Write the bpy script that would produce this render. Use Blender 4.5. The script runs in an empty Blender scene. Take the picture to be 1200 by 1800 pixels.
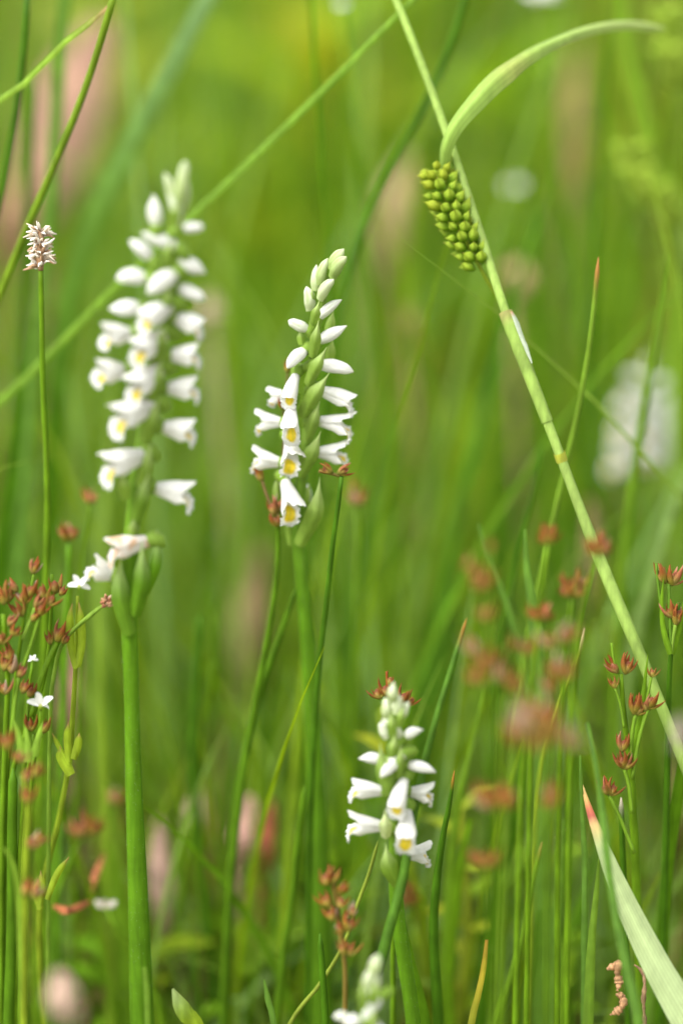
import bpy, math, random
import numpy as np
from mathutils import Vector, Matrix, noise

random.seed(7)
rng = np.random.default_rng(7)
scene = bpy.context.scene
col = scene.collection

# ------------------------------------------------------------------ camera
PITCH = math.radians(18.0)
FOCUS = 0.60                      # metres from lens to the sharp orchid
HC = 0.14                         # height of the picture's centre on the focus plane
PX = 0.2 / 1800.0                 # metres per photo pixel on the focus plane
CAM = Vector((0.0, -FOCUS * math.cos(PITCH), HC + FOCUS * math.sin(PITCH)))
FW = Vector((0.0, math.cos(PITCH), -math.sin(PITCH)))
UPV = Vector((0.0, math.sin(PITCH), math.cos(PITCH)))
RT = Vector((1.0, 0.0, 0.0))
cd = bpy.data.cameras.new('camera')
cam = bpy.data.objects.new('camera', cd)
col.objects.link(cam)
cam.location = CAM
cam.rotation_euler = (math.radians(90) - PITCH, 0, 0)
cd.sensor_fit = 'VERTICAL'
cd.sensor_height = 36.0
cd.sensor_width = 24.0
cd.lens = 108.0
cd.clip_start = 0.01
cd.clip_end = 500.0
cd.dof.use_dof = True
cd.dof.focus_distance = FOCUS
cd.dof.aperture_fstop = 4.1
scene.camera = cam

# ------------------------------------------------------------------ light
SUN_EL, SUN_AZ = math.radians(56), math.radians(-122)    # sun to the upper left, a little behind the camera
world = bpy.data.worlds.new('World')
scene.world = world
world.use_nodes = True
wn = world.node_tree
for n in list(wn.nodes):
    wn.nodes.remove(n)
sky = wn.nodes.new('ShaderNodeTexSky')
sky.sky_type = 'NISHITA'
sky.sun_disc = False
sky.sun_elevation = SUN_EL
sky.sun_rotation = SUN_AZ
sky.air_density = 1.0
sky.dust_density = 3.0
hs = wn.nodes.new('ShaderNodeHueSaturation')
hs.inputs['Saturation'].default_value = 0.04
bg = wn.nodes.new('ShaderNodeBackground')
bg.inputs['Strength'].default_value = 0.15
wo = wn.nodes.new('ShaderNodeOutputWorld')
wn.links.new(sky.outputs[0], hs.inputs['Color'])
wn.links.new(hs.outputs[0], bg.inputs['Color'])
wn.links.new(bg.outputs[0], wo.inputs[0])
sd = bpy.data.lights.new('sun', 'SUN')
sd.energy = 1.3
sd.angle = math.radians(34)
sd.color = (1.0, 0.96, 0.88)
sun = bpy.data.objects.new('sun', sd)
col.objects.link(sun)
sdir = Vector((math.sin(SUN_AZ) * math.cos(SUN_EL), math.cos(SUN_AZ) * math.cos(SUN_EL), math.sin(SUN_EL)))
sun.rotation_euler = sdir.to_track_quat('Z', 'Y').to_euler()
scene.view_settings.view_transform = 'Standard'
scene.view_settings.look = 'None'
scene.view_settings.gamma = 1.0
scene.view_settings.use_curve_mapping = False
scene.view_settings.exposure = 1.60
scene.render.engine = 'CYCLES'
scene.cycles.use_denoising = True
scene.cycles.max_bounces = 10
scene.cycles.diffuse_bounces = 6
scene.cycles.transmission_bounces = 6
scene.cycles.sample_clamp_indirect = 6.0

# ------------------------------------------------------------------ materials
def plant_material(name, translucency, rough, spec, streak=0.22, mottle=0.25, bump=0.25, scale=900.0, stretch=0.12, trans_tint=(1.0, 1.0, 1.0), xs=1.0):
    """pigment comes from the mesh attribute 'pigment'; noise adds grain, veins and wear"""
    m = bpy.data.materials.new(name)
    m.use_nodes = True
    t = m.node_tree
    for n in list(t.nodes):
        t.nodes.remove(n)
    N, Lk = t.nodes.new, t.links.new
    at = N('ShaderNodeAttribute'); at.attribute_name = 'pigment'
    tc = N('ShaderNodeTexCoord')
    mp = N('ShaderNodeMapping'); mp.inputs['Scale'].default_value = (scale * xs, scale, scale * stretch)
    Lk(tc.outputs['Object'], mp.inputs['Vector'])
    n1 = N('ShaderNodeTexNoise'); n1.inputs['Scale'].default_value = 1.0; n1.inputs['Detail'].default_value = 4.0
    Lk(mp.outputs[0], n1.inputs['Vector'])
    n2 = N('ShaderNodeTexNoise'); n2.inputs['Scale'].default_value = scale * 0.25; n2.inputs['Detail'].default_value = 3.0
    Lk(tc.outputs['Object'], n2.inputs['Vector'])
    r1 = N('ShaderNodeMapRange'); r1.inputs['From Min'].default_value = 0.3; r1.inputs['From Max'].default_value = 0.7
    r1.inputs['To Min'].default_value = 1.0 - streak; r1.inputs['To Max'].default_value = 1.0 + streak * 0.6
    Lk(n1.outputs['Fac'], r1.inputs['Value'])
    r2 = N('ShaderNodeMapRange'); r2.inputs['From Min'].default_value = 0.3; r2.inputs['From Max'].default_value = 0.7
    r2.inputs['To Min'].default_value = 1.0 - mottle; r2.inputs['To Max'].default_value = 1.0 + mottle * 0.5
    Lk(n2.outputs['Fac'], r2.inputs['Value'])
    mu = N('ShaderNodeMath'); mu.operation = 'MULTIPLY'
    Lk(r1.outputs[0], mu.inputs[0]); Lk(r2.outputs[0], mu.inputs[1])
    vm = N('ShaderNodeVectorMath'); vm.operation = 'SCALE'
    Lk(at.outputs['Color'], vm.inputs[0]); Lk(mu.outputs[0], vm.inputs['Scale'])
    pb = N('ShaderNodeBsdfPrincipled')
    pb.inputs['Roughness'].default_value = rough
    pb.inputs['Specular IOR Level'].default_value = spec
    Lk(vm.outputs[0], pb.inputs['Base Color'])
    bp = N('ShaderNodeBump'); bp.inputs['Strength'].default_value = bump; bp.inputs['Distance'].default_value = 0.0002
    Lk(n1.outputs['Fac'], bp.inputs['Height']); Lk(bp.outputs[0], pb.inputs['Normal'])
    out = N('ShaderNodeOutputMaterial')
    if translucency > 0:
        tr = N('ShaderNodeBsdfTranslucent')
        tv = N('ShaderNodeVectorMath'); tv.operation = 'MULTIPLY'; tv.inputs[1].default_value = trans_tint
        Lk(vm.outputs[0], tv.inputs[0]); Lk(tv.outputs[0], tr.inputs['Color'])
        mx = N('ShaderNodeMixShader'); mx.inputs[0].default_value = translucency
        Lk(pb.outputs[0], mx.inputs[1]); Lk(tr.outputs[0], mx.inputs[2]); Lk(mx.outputs[0], out.inputs[0])
    else:
        Lk(pb.outputs[0], out.inputs[0])
    return m

M_LEAF = plant_material('grass_leaf', 0.45, 0.55, 0.14, trans_tint=(1.5, 1.45, 0.7))
M_STEM = plant_material('green_stem', 0.28, 0.55, 0.14, streak=0.24, mottle=0.16, trans_tint=(1.3, 1.3, 0.7))
M_PETAL = plant_material('orchid_petal', 0.38, 0.5, 0.3, streak=0.09, mottle=0.05, bump=0.4, scale=2600.0, stretch=1.0, xs=0.15)
M_BRACT = plant_material('orchid_bract', 0.35, 0.55, 0.14, streak=0.14, mottle=0.14, bump=0.3, scale=1400.0, trans_tint=(1.2, 1.2, 0.7))
M_DRY = plant_material('dry_tissue', 0.22, 0.6, 0.12, streak=0.3, mottle=0.35, bump=0.5, scale=1800.0, stretch=0.4)
M_PALELEAF = plant_material('pale_leaf', 0.3, 0.55, 0.2, streak=0.12, mottle=0.06, bump=0.15, scale=700.0, stretch=0.15, trans_tint=(1.05, 1.05, 0.9))
M_FIELD = plant_material('meadow_leaf', 0.45, 0.65, 0.1, scale=300.0, trans_tint=(1.6, 1.5, 0.6))

def ground_material():
    m = bpy.data.materials.new('meadow_soil')
    m.use_nodes = True
    t = m.node_tree
    for n in list(t.nodes):
        t.nodes.remove(n)
    N, Lk = t.nodes.new, t.links.new
    tc = N('ShaderNodeTexCoord')
    a = N('ShaderNodeTexNoise'); a.inputs['Scale'].default_value = 9.0; a.inputs['Detail'].default_value = 6.0
    b = N('ShaderNodeTexNoise'); b.inputs['Scale'].default_value = 160.0; b.inputs['Detail'].default_value = 5.0
    Lk(tc.outputs['Object'], a.inputs['Vector']); Lk(tc.outputs['Object'], b.inputs['Vector'])
    ra = N('ShaderNodeValToRGB')
    ra.color_ramp.elements[0].position = 0.38; ra.color_ramp.elements[0].color = (0.17, 0.105, 0.055, 1)
    ra.color_ramp.elements[1].position = 0.58; ra.color_ramp.elements[1].color = (0.10, 0.16, 0.014, 1)
    Lk(a.outputs['Fac'], ra.inputs[0])
    rb = N('ShaderNodeValToRGB')
    rb.color_ramp.elements[0].position = 0.35; rb.color_ramp.elements[0].color = (0.55, 0.5, 0.45, 1)
    rb.color_ramp.elements[1].position = 0.7; rb.color_ramp.elements[1].color = (1.4, 1.3, 1.2, 1)
    Lk(b.outputs['Fac'], rb.inputs[0])
    mx = N('ShaderNodeMix'); mx.data_type = 'RGBA'; mx.blend_type = 'MULTIPLY'; mx.inputs[0].default_value = 1.0
    Lk(ra.outputs[0], mx.inputs[6]); Lk(rb.outputs[0], mx.inputs[7])
    p = N('ShaderNodeBsdfPrincipled'); p.inputs['Roughness'].default_value = 0.9; p.inputs['Specular IOR Level'].default_value = 0.15
    bp = N('ShaderNodeBump'); bp.inputs['Strength'].default_value = 0.8; bp.inputs['Distance'].default_value = 0.004
    Lk(b.outputs['Fac'], bp.inputs['Height']); Lk(bp.outputs[0], p.inputs['Normal'])
    Lk(mx.outputs[2], p.inputs['Base Color'])
    o = N('ShaderNodeOutputMaterial'); Lk(p.outputs[0], o.inputs[0])
    return m
M_SOIL = ground_material()

# pigments (linear base colours)
GREEN   = (0.125, 0.24, 0.008)
LIGHT   = (0.20, 0.33, 0.035)
PALE    = (0.32, 0.40, 0.18)
DARK    = (0.060, 0.155, 0.005)
BLUE    = (0.12, 0.235, 0.038)
YELLOWG = (0.24, 0.33, 0.02)
CULM    = (0.31, 0.44, 0.105)
WHITE   = (0.74, 0.74, 0.715)
CREAMG  = (0.52, 0.60, 0.30)
BRACTC  = (0.23, 0.36, 0.055)
OSTEM   = (0.115, 0.26, 0.010)
YELLOW  = (0.78, 0.56, 0.02)
RUST    = (0.27, 0.072, 0.015)
ROSE    = (0.40, 0.13, 0.065)
TAN     = (0.42, 0.26, 0.14)
PINKTAN = (0.40, 0.23, 0.15)
BROWN   = (0.14, 0.07, 0.03)

def mixc(a, b, t):
    return tuple(a[i] + (b[i] - a[i]) * t for i in range(3))
def sstep(a, b, x):
    t = min(1.0, max(0.0, (x - a) / (b - a)))
    return t * t * (3 - 2 * t)

# ------------------------------------------------------------------ helpers
def at(px, py, d):
    z = FOCUS + d
    k = PX * z / FOCUS
    return CAM + FW * z + RT * ((px - 600) * k) + UPV * ((900 - py) * k)
def at_y(px, py, Y):
    a = (px - 600) * PX / FOCUS
    b = (900 - py) * PX / FOCUS
    z = (Y - CAM.y) / (FW.y + UPV.y * b)
    return CAM + (FW + RT * a + UPV * b) * z
def depth(p):
    return (p - CAM).dot(FW)
def wpx(w, p):
    return w * PX * depth(p) / FOCUS

def spline(pts, n):
    """Catmull-Rom through pts (tuples of any length), n samples"""
    P = [np.array(p, float) for p in pts]
    if len(P) == 2:
        return [P[0] + (P[1] - P[0]) * i / (n - 1) for i in range(n)]
    seg = [np.linalg.norm(P[i + 1][:3] - P[i][:3]) for i in range(len(P) - 1)]
    cum = np.concatenate([[0], np.cumsum(seg)])
    out = []
    for i in range(n):
        s = cum[-1] * i / (n - 1)
        k = min(len(P) - 2, max(0, int(np.searchsorted(cum, s, side='right') - 1)))
        t = (s - cum[k]) / max(1e-12, seg[k])
        p1, p2 = P[k], P[k + 1]
        p0 = P[k - 1] if k > 0 else 2 * p1 - p2
        p3 = P[k + 2] if k + 2 < len(P) else 2 * p2 - p1
        out.append(0.5 * ((2 * p1) + (p2 - p0) * t + (2 * p0 - 5 * p1 + 4 * p2 - p3) * t * t + (3 * p1 - p0 - 3 * p2 + p3) * t ** 3))
    return out

class MB:
    def __init__(self):
        self.v, self.f, self.c = [], [], []
    def add(self, verts, faces, cols):
        o = len(self.v)
        self.v += [tuple(x) for x in verts]
        self.f += [tuple(i + o for i in f) for f in faces]
        if isinstance(cols, tuple):
            cols = [cols] * len(verts)
        self.c += list(cols)
        return self
    def grid(self, rows, cols, close=False):
        """rows: list of rings (equal length) of points; cols the same shape or a colour"""
        n = len(rows[0])
        vs = [p for r in rows for p in r]
        if isinstance(cols, tuple):
            cs = cols
        else:
            cs = [c for r in cols for c in r]
        fs = []
        for i in range(len(rows) - 1):
            for j in range(n if close else n - 1):
                k = (j + 1) % n
                fs.append((i * n + j, i * n + k, (i + 1) * n + k, (i + 1) * n + j))
        return self.add(vs, fs, cs)
    def tube(self, pts, radii, cols, seg=8, cap=True):
        P = [Vector(p) for p in pts]
        n = len(P)
        if isinstance(cols, tuple):
            cols = [cols] * n
        ref = None
        rows, crow = [], []
        for i in range(n):
            t = (P[min(i + 1, n - 1)] - P[max(i - 1, 0)])
            t = t.normalized() if t.length > 1e-9 else Vector((0, 0, 1))
            if ref is None:
                ref = Vector((1, 0, 0)) if abs(t.x) < 0.8 else Vector((0, 1, 0))
            a = (ref - t * ref.dot(t)).normalized()
            ref = a
            b = t.cross(a)
            rows.append([P[i] + (a * math.cos(k * 2 * math.pi / seg) + b * math.sin(k * 2 * math.pi / seg)) * radii[i] for k in range(seg)])
            crow.append([cols[i]] * seg)
        o = len(self.v)
        self.grid(rows, crow, close=True)
        if cap:
            self.f.append(tuple(o + k for k in reversed(range(seg))))
            self.f.append(tuple(o + (n - 1) * seg + k for k in range(seg)))
        return self
    def ribbon(self, pts, widths, cols, normal, fold=0.25, nv=5, twist=0.0, wave=0.0, vein=0.0):
        """a leaf: nv points across, folded along its midrib"""
        P = [Vector(p) for p in pts]
        n = len(P)
        if isinstance(cols, tuple):
            cols = [cols] * n
        rows, crow = [], []
        for i in range(n):
            t = (P[min(i + 1, n - 1)] - P[max(i - 1, 0)]).normalized()
            nn = normal - t * normal.dot(t)
            nn = nn.normalized() if nn.length > 1e-6 else Vector((0, 1, 0))
            nn = Matrix.Rotation(twist * i / max(1, n - 1), 3, t) @ nn
            s = t.cross(nn)
            w = widths[i] * 0.5
            row = []
            for j in range(nv):
                u = -1 + 2 * j / (nv - 1)
                h = -fold * w * abs(u) ** 1.4 + wave * w * math.sin(i * 0.9 + 2 * u) * abs(u)
                row.append(P[i] + s * (u * w) + nn * h)
            rows.append(row)
            cc = cols[i]
            crow.append([mixc(cc, tuple(x * 1.18 for x in cc), 1 - abs(-1 + 2 * j / (nv - 1))) if j != nv // 2 else tuple(x * 1.25 for x in cc) for j in range(nv)])
            if vein:
                crow[-1] = [tuple(x * (1 + vein * (1 if j % 2 else -1) * (0.7 + 0.3 * math.sin(j * 3.7 + i * 0.35))) for x in q) for j, q in enumerate(crow[-1])]
        return self.grid(rows, crow)
    def mesh(self, name, mat, origin=None):
        v = np.array(self.v, dtype=np.float64)
        if origin is not None:
            v = v - np.array(origin)[None, :]
        me = bpy.data.meshes.new(name)
        me.from_pydata(v.tolist(), [], self.f)
        ca = me.color_attributes.new('pigment', 'FLOAT_COLOR', 'POINT')
        cc = np.ones((len(self.v), 4), dtype=np.float32)
        cc[:, :3] = np.array(self.c, dtype=np.float32)
        ca.data.foreach_set('color', cc.ravel())
        me.polygons.foreach_set('use_smooth', [True] * len(me.polygons))
        me.materials.append(mat)
        me.update()
        return me
    def build(self, name, mat, parent=None):
        """links one object; vertices are in world space and become local to the parent's base"""
        if parent is not None:
            org = world_of(parent)
            o = bpy.data.objects.new(name, self.mesh(name, mat, org))
            o.parent = parent
        else:
            org = Vector(min(self.v, key=lambda p: p[2]))
            o = bpy.data.objects.new(name, self.mesh(name, mat, org))
            o.location = org
        col.objects.link(o)
        return o

def world_of(o):
    p = Vector(o.location)
    while o.parent is not None:
        o = o.parent
        p += Vector(o.location)
    return p
def link(name, me, parent, M):
    o = bpy.data.objects.new(name, me)
    o.parent = parent
    o.matrix_local = M
    col.objects.link(o)
    return o
def tag(o, label, cat, group=None, kind=None):
    if label: o['label'] = label
    if cat: o['category'] = cat
    if group: o['group'] = group
    if kind: o['kind'] = kind
    return o
def thing(name, loc, label, cat, group=None):
    o = bpy.data.objects.new(name, None)
    o.empty_display_size = 0.01
    o.location = loc
    col.objects.link(o)
    return tag(o, label, cat, group)

def path3(pts, d, lean=0.0, root=True, n=None):
    """photo pixels (tip or top first) -> world curve standing at one distance, run down to the ground"""
    Y0 = at(pts[0][0], pts[0][1], d).y
    m = len(pts)
    P = [at_y(p[0], p[1], Y0 - lean * i / max(1, m - 1)) for i, p in enumerate(pts)]
    if root:
        e = P[-1]
        t = (P[-1] - P[-2]).normalized()
        if e.z > 0.004:
            hx = t.x / max(0.35, abs(t.z)) * e.z * 0.55
            hy = t.y / max(0.35, abs(t.z)) * e.z * 0.4
            P.append(Vector((e.x + hx * 0.62, e.y + hy * 0.6, e.z * 0.45)))
            P.append(Vector((e.x + hx, e.y + hy, -0.002)))
    return P
def along(vals, t):
    """vals: list of (t, value) -> value at t"""
    for (a, x), (b, y) in zip(vals, vals[1:]):
        if t <= b:
            k = 0 if b == a else max(0.0, (t - a) / (b - a))
            if isinstance(x, tuple):
                return mixc(x, y, k)
            return x + (y - x) * k
    return vals[-1][1]

GR_BLADE = 'grass blades that can be picked out'
GR_RUSH = 'leafless green rush stems'
def stem_obj(label, pts, d, w, color, tip=None, lean=0.0, parent=None, name='green_rush', mat=None, root=True, seg=8, cat='rush', group=GR_RUSH):
    """a round stem. w: (tip px, base px) or list of (t, px)"""
    P = path3(pts, d, lean, root)
    n = max(14, len(P) * 5)
    S = spline(P, n)
    ws = w if isinstance(w, list) else [(0, w[0]), (0.35, (w[0] + 2 * w[1]) / 3), (1, w[1])]
    R, C = [], []
    L = np.linalg.norm(S[-1] - S[0])
    cut = float(np.linalg.norm(np.array(P[len(pts) - 1]) - S[0]) / L)
    for i in range(n):
        t = i / (n - 1)
        tt = min(1.0, t / max(cut, 1e-3))
        R.append(wpx(along(ws, tt), Vector(S[i])) * 0.5 * (math.sqrt(0.03 + 0.97 * sstep(0, 0.014, t)) if pts[0][1] > 0 and parent is None else 1))
        c = tuple(x * (1 + 0.12 * math.sin(i * 1.7 + len(pts))) for x in color)
        if tip is not None:
            c = mixc(tip, c, sstep(0.008, 0.045, t))
        C.append(c)
    mb = MB().tube([Vector(p) for p in S], R, C, seg=seg)
    o = mb.build(name, mat or M_STEM, parent)
    if parent is None:
        tag(o, label, cat, group)
    return o
def blade_obj(label, pts, d, w, color, tip=None, lean=0.0, parent=None, name='grass_blade', fold=0.3, twist=0.0, root=True, normal=None, cat='grass blade', group=GR_BLADE, tipfrac=0.12, nv=5, mat=None, wave=0.03, vein=0.0):
    P = path3(pts, d, lean, root)
    n = max(18, len(P) * 6)
    S = spline(P, n)
    ws = w if isinstance(w, list) else [(0, w[0]), (0.4, w[1]), (1, w[1])]
    L = np.linalg.norm(S[-1] - S[0])
    cut = float(np.linalg.norm(np.array(P[len(pts) - 1]) - S[0]) / L)
    W, C = [], []
    for i in range(n):
        t = i / (n - 1)
        W.append(wpx(along(ws, min(1.0, t / max(cut, 1e-3))), Vector(S[i])))
        c = color if not isinstance(color, list) else along(color, min(1.0, t / max(cut, 1e-3)))
        if tip is not None:
            c = mixc(tip, c, sstep(0.0, tipfrac, t))
        C.append(c)
    mb = MB().ribbon([Vector(p) for p in S], W, C, normal or (-FW + Vector((0.25, 0, 0.3))), fold=fold, nv=nv, twist=twist, wave=wave, vein=vein)
    o = mb.build(name, mat or M_LEAF, parent)
    if parent is None:
        tag(o, label, cat, group)
    return o

# ------------------------------------------------------------------ setting: ground
def ground():
    a = np.concatenate([-np.geomspace(200, 2.5, 14), np.linspace(-2.2, 2.2, 89), np.geomspace(2.5, 200, 14)])
    b = np.concatenate([-np.geomspace(200, 1.5, 14), np.linspace(-1.2, 4.0, 105), np.geomspace(4.4, 200, 14)])
    vs = []
    for y in b:
        for x in a:
            near = 1.0 if abs(x) < 2.2 and -1.2 < y < 4 else 0.2
            h = 0.012 * noise.noise(Vector((x * 3, y * 3, 0))) + 0.004 * noise.noise(Vector((x * 14, y * 14, 3)))
            vs.append((x, y, -0.006 + h * near))
    na = len(a)
    fs = [(j * na + i, j * na + i + 1, (j + 1) * na + i + 1, (j + 1) * na + i) for j in range(len(b) - 1) for i in range(na - 1)]
    me = bpy.data.meshes.new('meadow_ground')
    me.from_pydata(vs, [], fs)
    me.polygons.foreach_set('use_smooth', [True] * len(me.polygons))
    me.materials.append(M_SOIL)
    o = bpy.data.objects.new('meadow_ground', me)
    col.objects.link(o)
    o['kind'] = 'structure'
ground()

# ------------------------------------------------------------------ setting: the mass of meadow grass behind
def pal(u, dry):
    """blade pigments of the mixed sward"""
    g = np.array([[0.045, 0.125, 0.007], [0.075, 0.180, 0.009], [0.110, 0.225, 0.010], [0.190, 0.290, 0.012], [0.19, 0.30, 0.060]])
    k = np.clip(u * 4.999, 0, 4.999)
    i = np.minimum(k.astype(int), 3)
    f = (k - i)[:, None]
    c = g[i] * (1 - f) + g[np.minimum(i + 1, 4)] * f
    dc = np.array([[0.30, 0.19, 0.10], [0.20, 0.10, 0.05]])
    s = rng.random(len(u))[:, None]
    c = c * 1.10
    c = np.where(dry[:, None], dc[0] * s + dc[1] * (1 - s), c)
    return c
def grass_mass(name, X, Y, H, W, u, dry, nseg=6, lean=0.35, kind='stuff'):
    n = len(X)
    az = rng.random(n) * 2 * math.pi
    ln = H * lean * (0.25 + rng.random(n) ** 2 * 1.5)
    face = rng.random(n) * 2 * math.pi
    droop = rng.random(n) * 0.35
    t = np.linspace(0, 1, nseg + 1)
    tz = t[None, :] * (1 - droop[:, None] * t[None, :] ** 2 * 0.6)
    bx = X[:, None] + np.cos(az)[:, None] * ln[:, None] * t[None, :] ** 1.8
    by = Y[:, None] + np.sin(az)[:, None] * ln[:, None] * t[None, :] ** 1.8
    bz = H[:, None] * tz - 0.004
    w = W[:, None] * (1 - t[None, :] ** 2.2) * 0.5 + 0.00008
    sx, sy = np.cos(face)[:, None], np.sin(face)[:, None]
    off = 0.35 * w
    V = np.empty((n, nseg + 1, 3, 3), dtype=np.float32)
    for j, s in enumerate((-1, 0, 1)):
        k = 0.0 if s else 1.0
        V[:, :, j, 0] = bx + s * w * sx - k * off * sy
        V[:, :, j, 1] = by + s * w * sy + k * off * sx
        V[:, :, j, 2] = bz
    base = (np.arange(n) * (nseg + 1) * 3)[:, None, None, None]
    i = (np.arange(nseg) * 3)[None, :, None, None]
    j = np.arange(2)[None, None, :, None]
    q = base + i + j + np.array([0, 1, 4, 3])[None, None, None, :]
    F = q.reshape(-1)
    nf = len(F) // 4
    c = pal(u, dry)
    C = np.ones((n, nseg + 1, 3, 4), dtype=np.float32)
    C[..., :3] = c[:, None, None, :]
    me = bpy.data.meshes.new(name)
    me.vertices.add(n * (nseg + 1) * 3)
    me.vertices.foreach_set('co', V.ravel())
    me.loops.add(len(F))
    me.loops.foreach_set('vertex_index', F.astype(np.int32))
    me.polygons.add(nf)
    me.polygons.foreach_set('loop_start', (np.arange(nf) * 4).astype(np.int32))
    me.polygons.foreach_set('loop_total', np.full(nf, 4, dtype=np.int32))
    me.update(calc_edges=True)
    ca = me.color_attributes.new('pigment', 'FLOAT_COLOR', 'POINT')
    ca.data.foreach_set('color', C.ravel())
    me.polygons.foreach_set('use_smooth', [True] * nf)
    me.materials.append(M_FIELD)
    o = bpy.data.objects.new(name, me)
    col.objects.link(o)
    o['kind'] = kind
    return o
def field(x, y, s, k):
    return np.array([noise.noise(Vector((a * s, b * s * 0.8, k))) for a, b in zip(x, y)])

def meadow():
    # (y range, count, x half width, height range, width range)
    bands = [(0.015, 0.10, 260, 0.20, (0.02, 0.075), (0.0009, 0.0020)),
             (0.07, 0.24, 760, 0.28, (0.03, 0.12), (0.0010, 0.0024)),
             (0.20, 0.55, 2600, 0.38, (0.05, 0.19), (0.0012, 0.0030)),
             (0.55, 1.2, 7000, 0.62, (0.07, 0.24), (0.0015, 0.0045)),
             (1.2, 2.4, 11000, 1.05, (0.09, 0.28), (0.002, 0.006)),
             (2.4, 5.0, 12000, 2.2, (0.12, 0.34), (0.003, 0.010))]
    Xs, Ys, Hs, Ws = [], [], [], []
    for y0, y1, n, xw, hr, wr in bands:
        nt = n // 7
        tx = (rng.random(nt) * 2 - 1) * xw
        ty = y0 + rng.random(nt) * (y1 - y0)
        k = rng.integers(0, nt, n)
        sp = 0.010 + 0.012 * (y0 + 0.3)
        x = tx[k] + rng.normal(0, sp, n)
        y = ty[k] + rng.normal(0, sp, n)
        h = (hr[0] + (hr[1] - hr[0]) * rng.random(n) ** 1.6) * (0.7 + 0.6 * rng.random(nt)[k])
        Xs.append(x); Ys.append(np.maximum(y, 0.045)); Hs.append(h); Ws.append(wr[0] + (wr[1] - wr[0]) * rng.random(n))
    X, Y, H, W = map(np.concatenate, (Xs, Ys, Hs, Ws))
    f1 = field(X, Y, 5.5, 1.7)
    f2 = field(X, Y, 4.0, 9.3)
    u = np.clip(0.45 + 0.75 * f1 + rng.normal(0, 0.16, len(X)), 0, 1)
    dry = rng.random(len(X)) < np.clip(0.06 + 0.85 * (f2 - 0.12), 0.03, 0.55)
    grass_mass('meadow_grass', X, Y, H, W, u, dry)
    # tall upright blades and stalks standing through the sward
    n = 620
    y = 0.10 + rng.random(n) ** 1.3 * 1.1
    x = (rng.random(n) * 2 - 1) * (0.20 + 0.40 * (y + 0.2))
    g = field(x, y, 7.0, 21.0)
    grass_mass('tall_meadow_grass', x, y, 0.14 + 0.22 * rng.random(n), 0.0016 + 0.0030 * rng.random(n), np.clip(0.55 + 0.9 * g + rng.normal(0, 0.22, n), 0, 1),
               (rng.random(n) < np.clip(0.16 + 0.9 * (field(x, y, 5.0, 33.0) - 0.1), 0.05, 0.6)) & (y > 0.25), nseg=9, lean=0.16)
    n = 620
    y = 0.06 + rng.random(n) ** 1.2 * 0.7
    x = (rng.random(n) * 2 - 1) * (0.22 + 0.40 * (y + 0.2))
    grass_mass('leaning_meadow_grass', x, y, 0.08 + 0.17 * rng.random(n), 0.0008 + 0.0014 * rng.random(n), np.clip(0.74 + rng.normal(0, 0.25, n), 0, 1),
               np.zeros(n, dtype=bool), nseg=9, lean=0.75)
    n = 760
    y = 0.02 + rng.random(n) * 0.26
    x = (rng.random(n) * 2 - 1) * (0.14 + 0.25 * y)
    grass_mass('upright_meadow_grass', x, y, 0.04 + 0.085 * rng.random(n), 0.0009 + 0.0015 * rng.random(n), np.clip(0.62 + rng.normal(0, 0.25, n), 0, 1),
               np.zeros(n, dtype=bool), nseg=8, lean=0.38)
    # low sward covering the soil
    n = 26000
    y = 0.04 + (rng.random(n) ** 1.7) * 3.2
    x = (rng.random(n) * 2 - 1) * (0.25 + 0.42 * (y + 0.35))
    h = 0.012 + 0.035 * rng.random(n) + 0.02 * y
    g = field(x, y, 6.0, 4.4)
    keep = rng.random(n) < np.clip(0.55 + 1.5 * g, 0.10, 1)
    x, y, h, g = x[keep], y[keep], h[keep], g[keep]
    grass_mass('ground_sward', x, y, h, 0.0012 + 0.002 * rng.random(len(x)), np.clip(0.66 + 0.6 * g + rng.normal(0, 0.15, len(x)), 0, 1),
               rng.random(len(x)) < 0.1, nseg=3, lean=0.8)
meadow()

# ------------------------------------------------------------------ orchid
mm = 0.001
def bud_mesh(R, green, rs, L=7.0):
    mb = MB()
    n, seg = 14, 24
    bend, point = 0.35 + 0.5 * math.sin(rs * 3.1), 1.3 + 0.5 * math.sin(rs * 5.3)
    R *= 1 + 0.09 * math.sin(rs * 2.3)
    rows, cr = [], []
    for i in range(n + 1):
        t = i / n
        r = R * (0.70 + 0.30 * sstep(0, 0.35, t) - 0.24 * sstep(0.40, 0.88, t)) * math.sqrt(max(0.0, 1 - sstep(0.66 + 0.1 * math.sin(rs), 1.0, t) ** point * 0.99)) + 0.02
        zc = bend * math.sin(t * 1.8) - (0.25 + 0.6 * bend) * t * t
        row, c = [], []
        for k in range(seg):
            a = 2 * math.pi * k / seg
            # three sepals meet in shallow seams
            seam = 1 - 0.13 * (abs(math.cos(1.5 * (a + math.pi / 2 + 0.25 * math.sin(rs)))) ** 22) * sstep(0.2, 0.5, t)
            row.append(Vector((L * t, r * math.cos(a) * seam, zc + r * math.sin(a) * seam * 0.92)) * mm)
            g = max(green * (1 - 0.5 * t), 1 - sstep(-0.05, 0.18, t))
            cc = mixc(WHITE, CREAMG, min(1, g * 1.3))
            cc = mixc(cc, BRACTC, sstep(0.55, 1.15, g) * 0.8)
            cc = mixc(cc, mixc(BRACTC, CREAMG, 0.3), (1 - seam) / 0.13 * min(1, 0.22 + 0.75 * green))
            cc = mixc(cc, (0.62, 0.50, 0.30), 0.35 * sstep(0.93, 1.0, t) * (0.5 + 0.5 * math.sin(rs * 7)))
            c.append(cc)
        rows.append(row); cr.append(c)
    mb.grid(rows, cr, close=True)
    return mb.mesh('flower_bud', M_PETAL)

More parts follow.
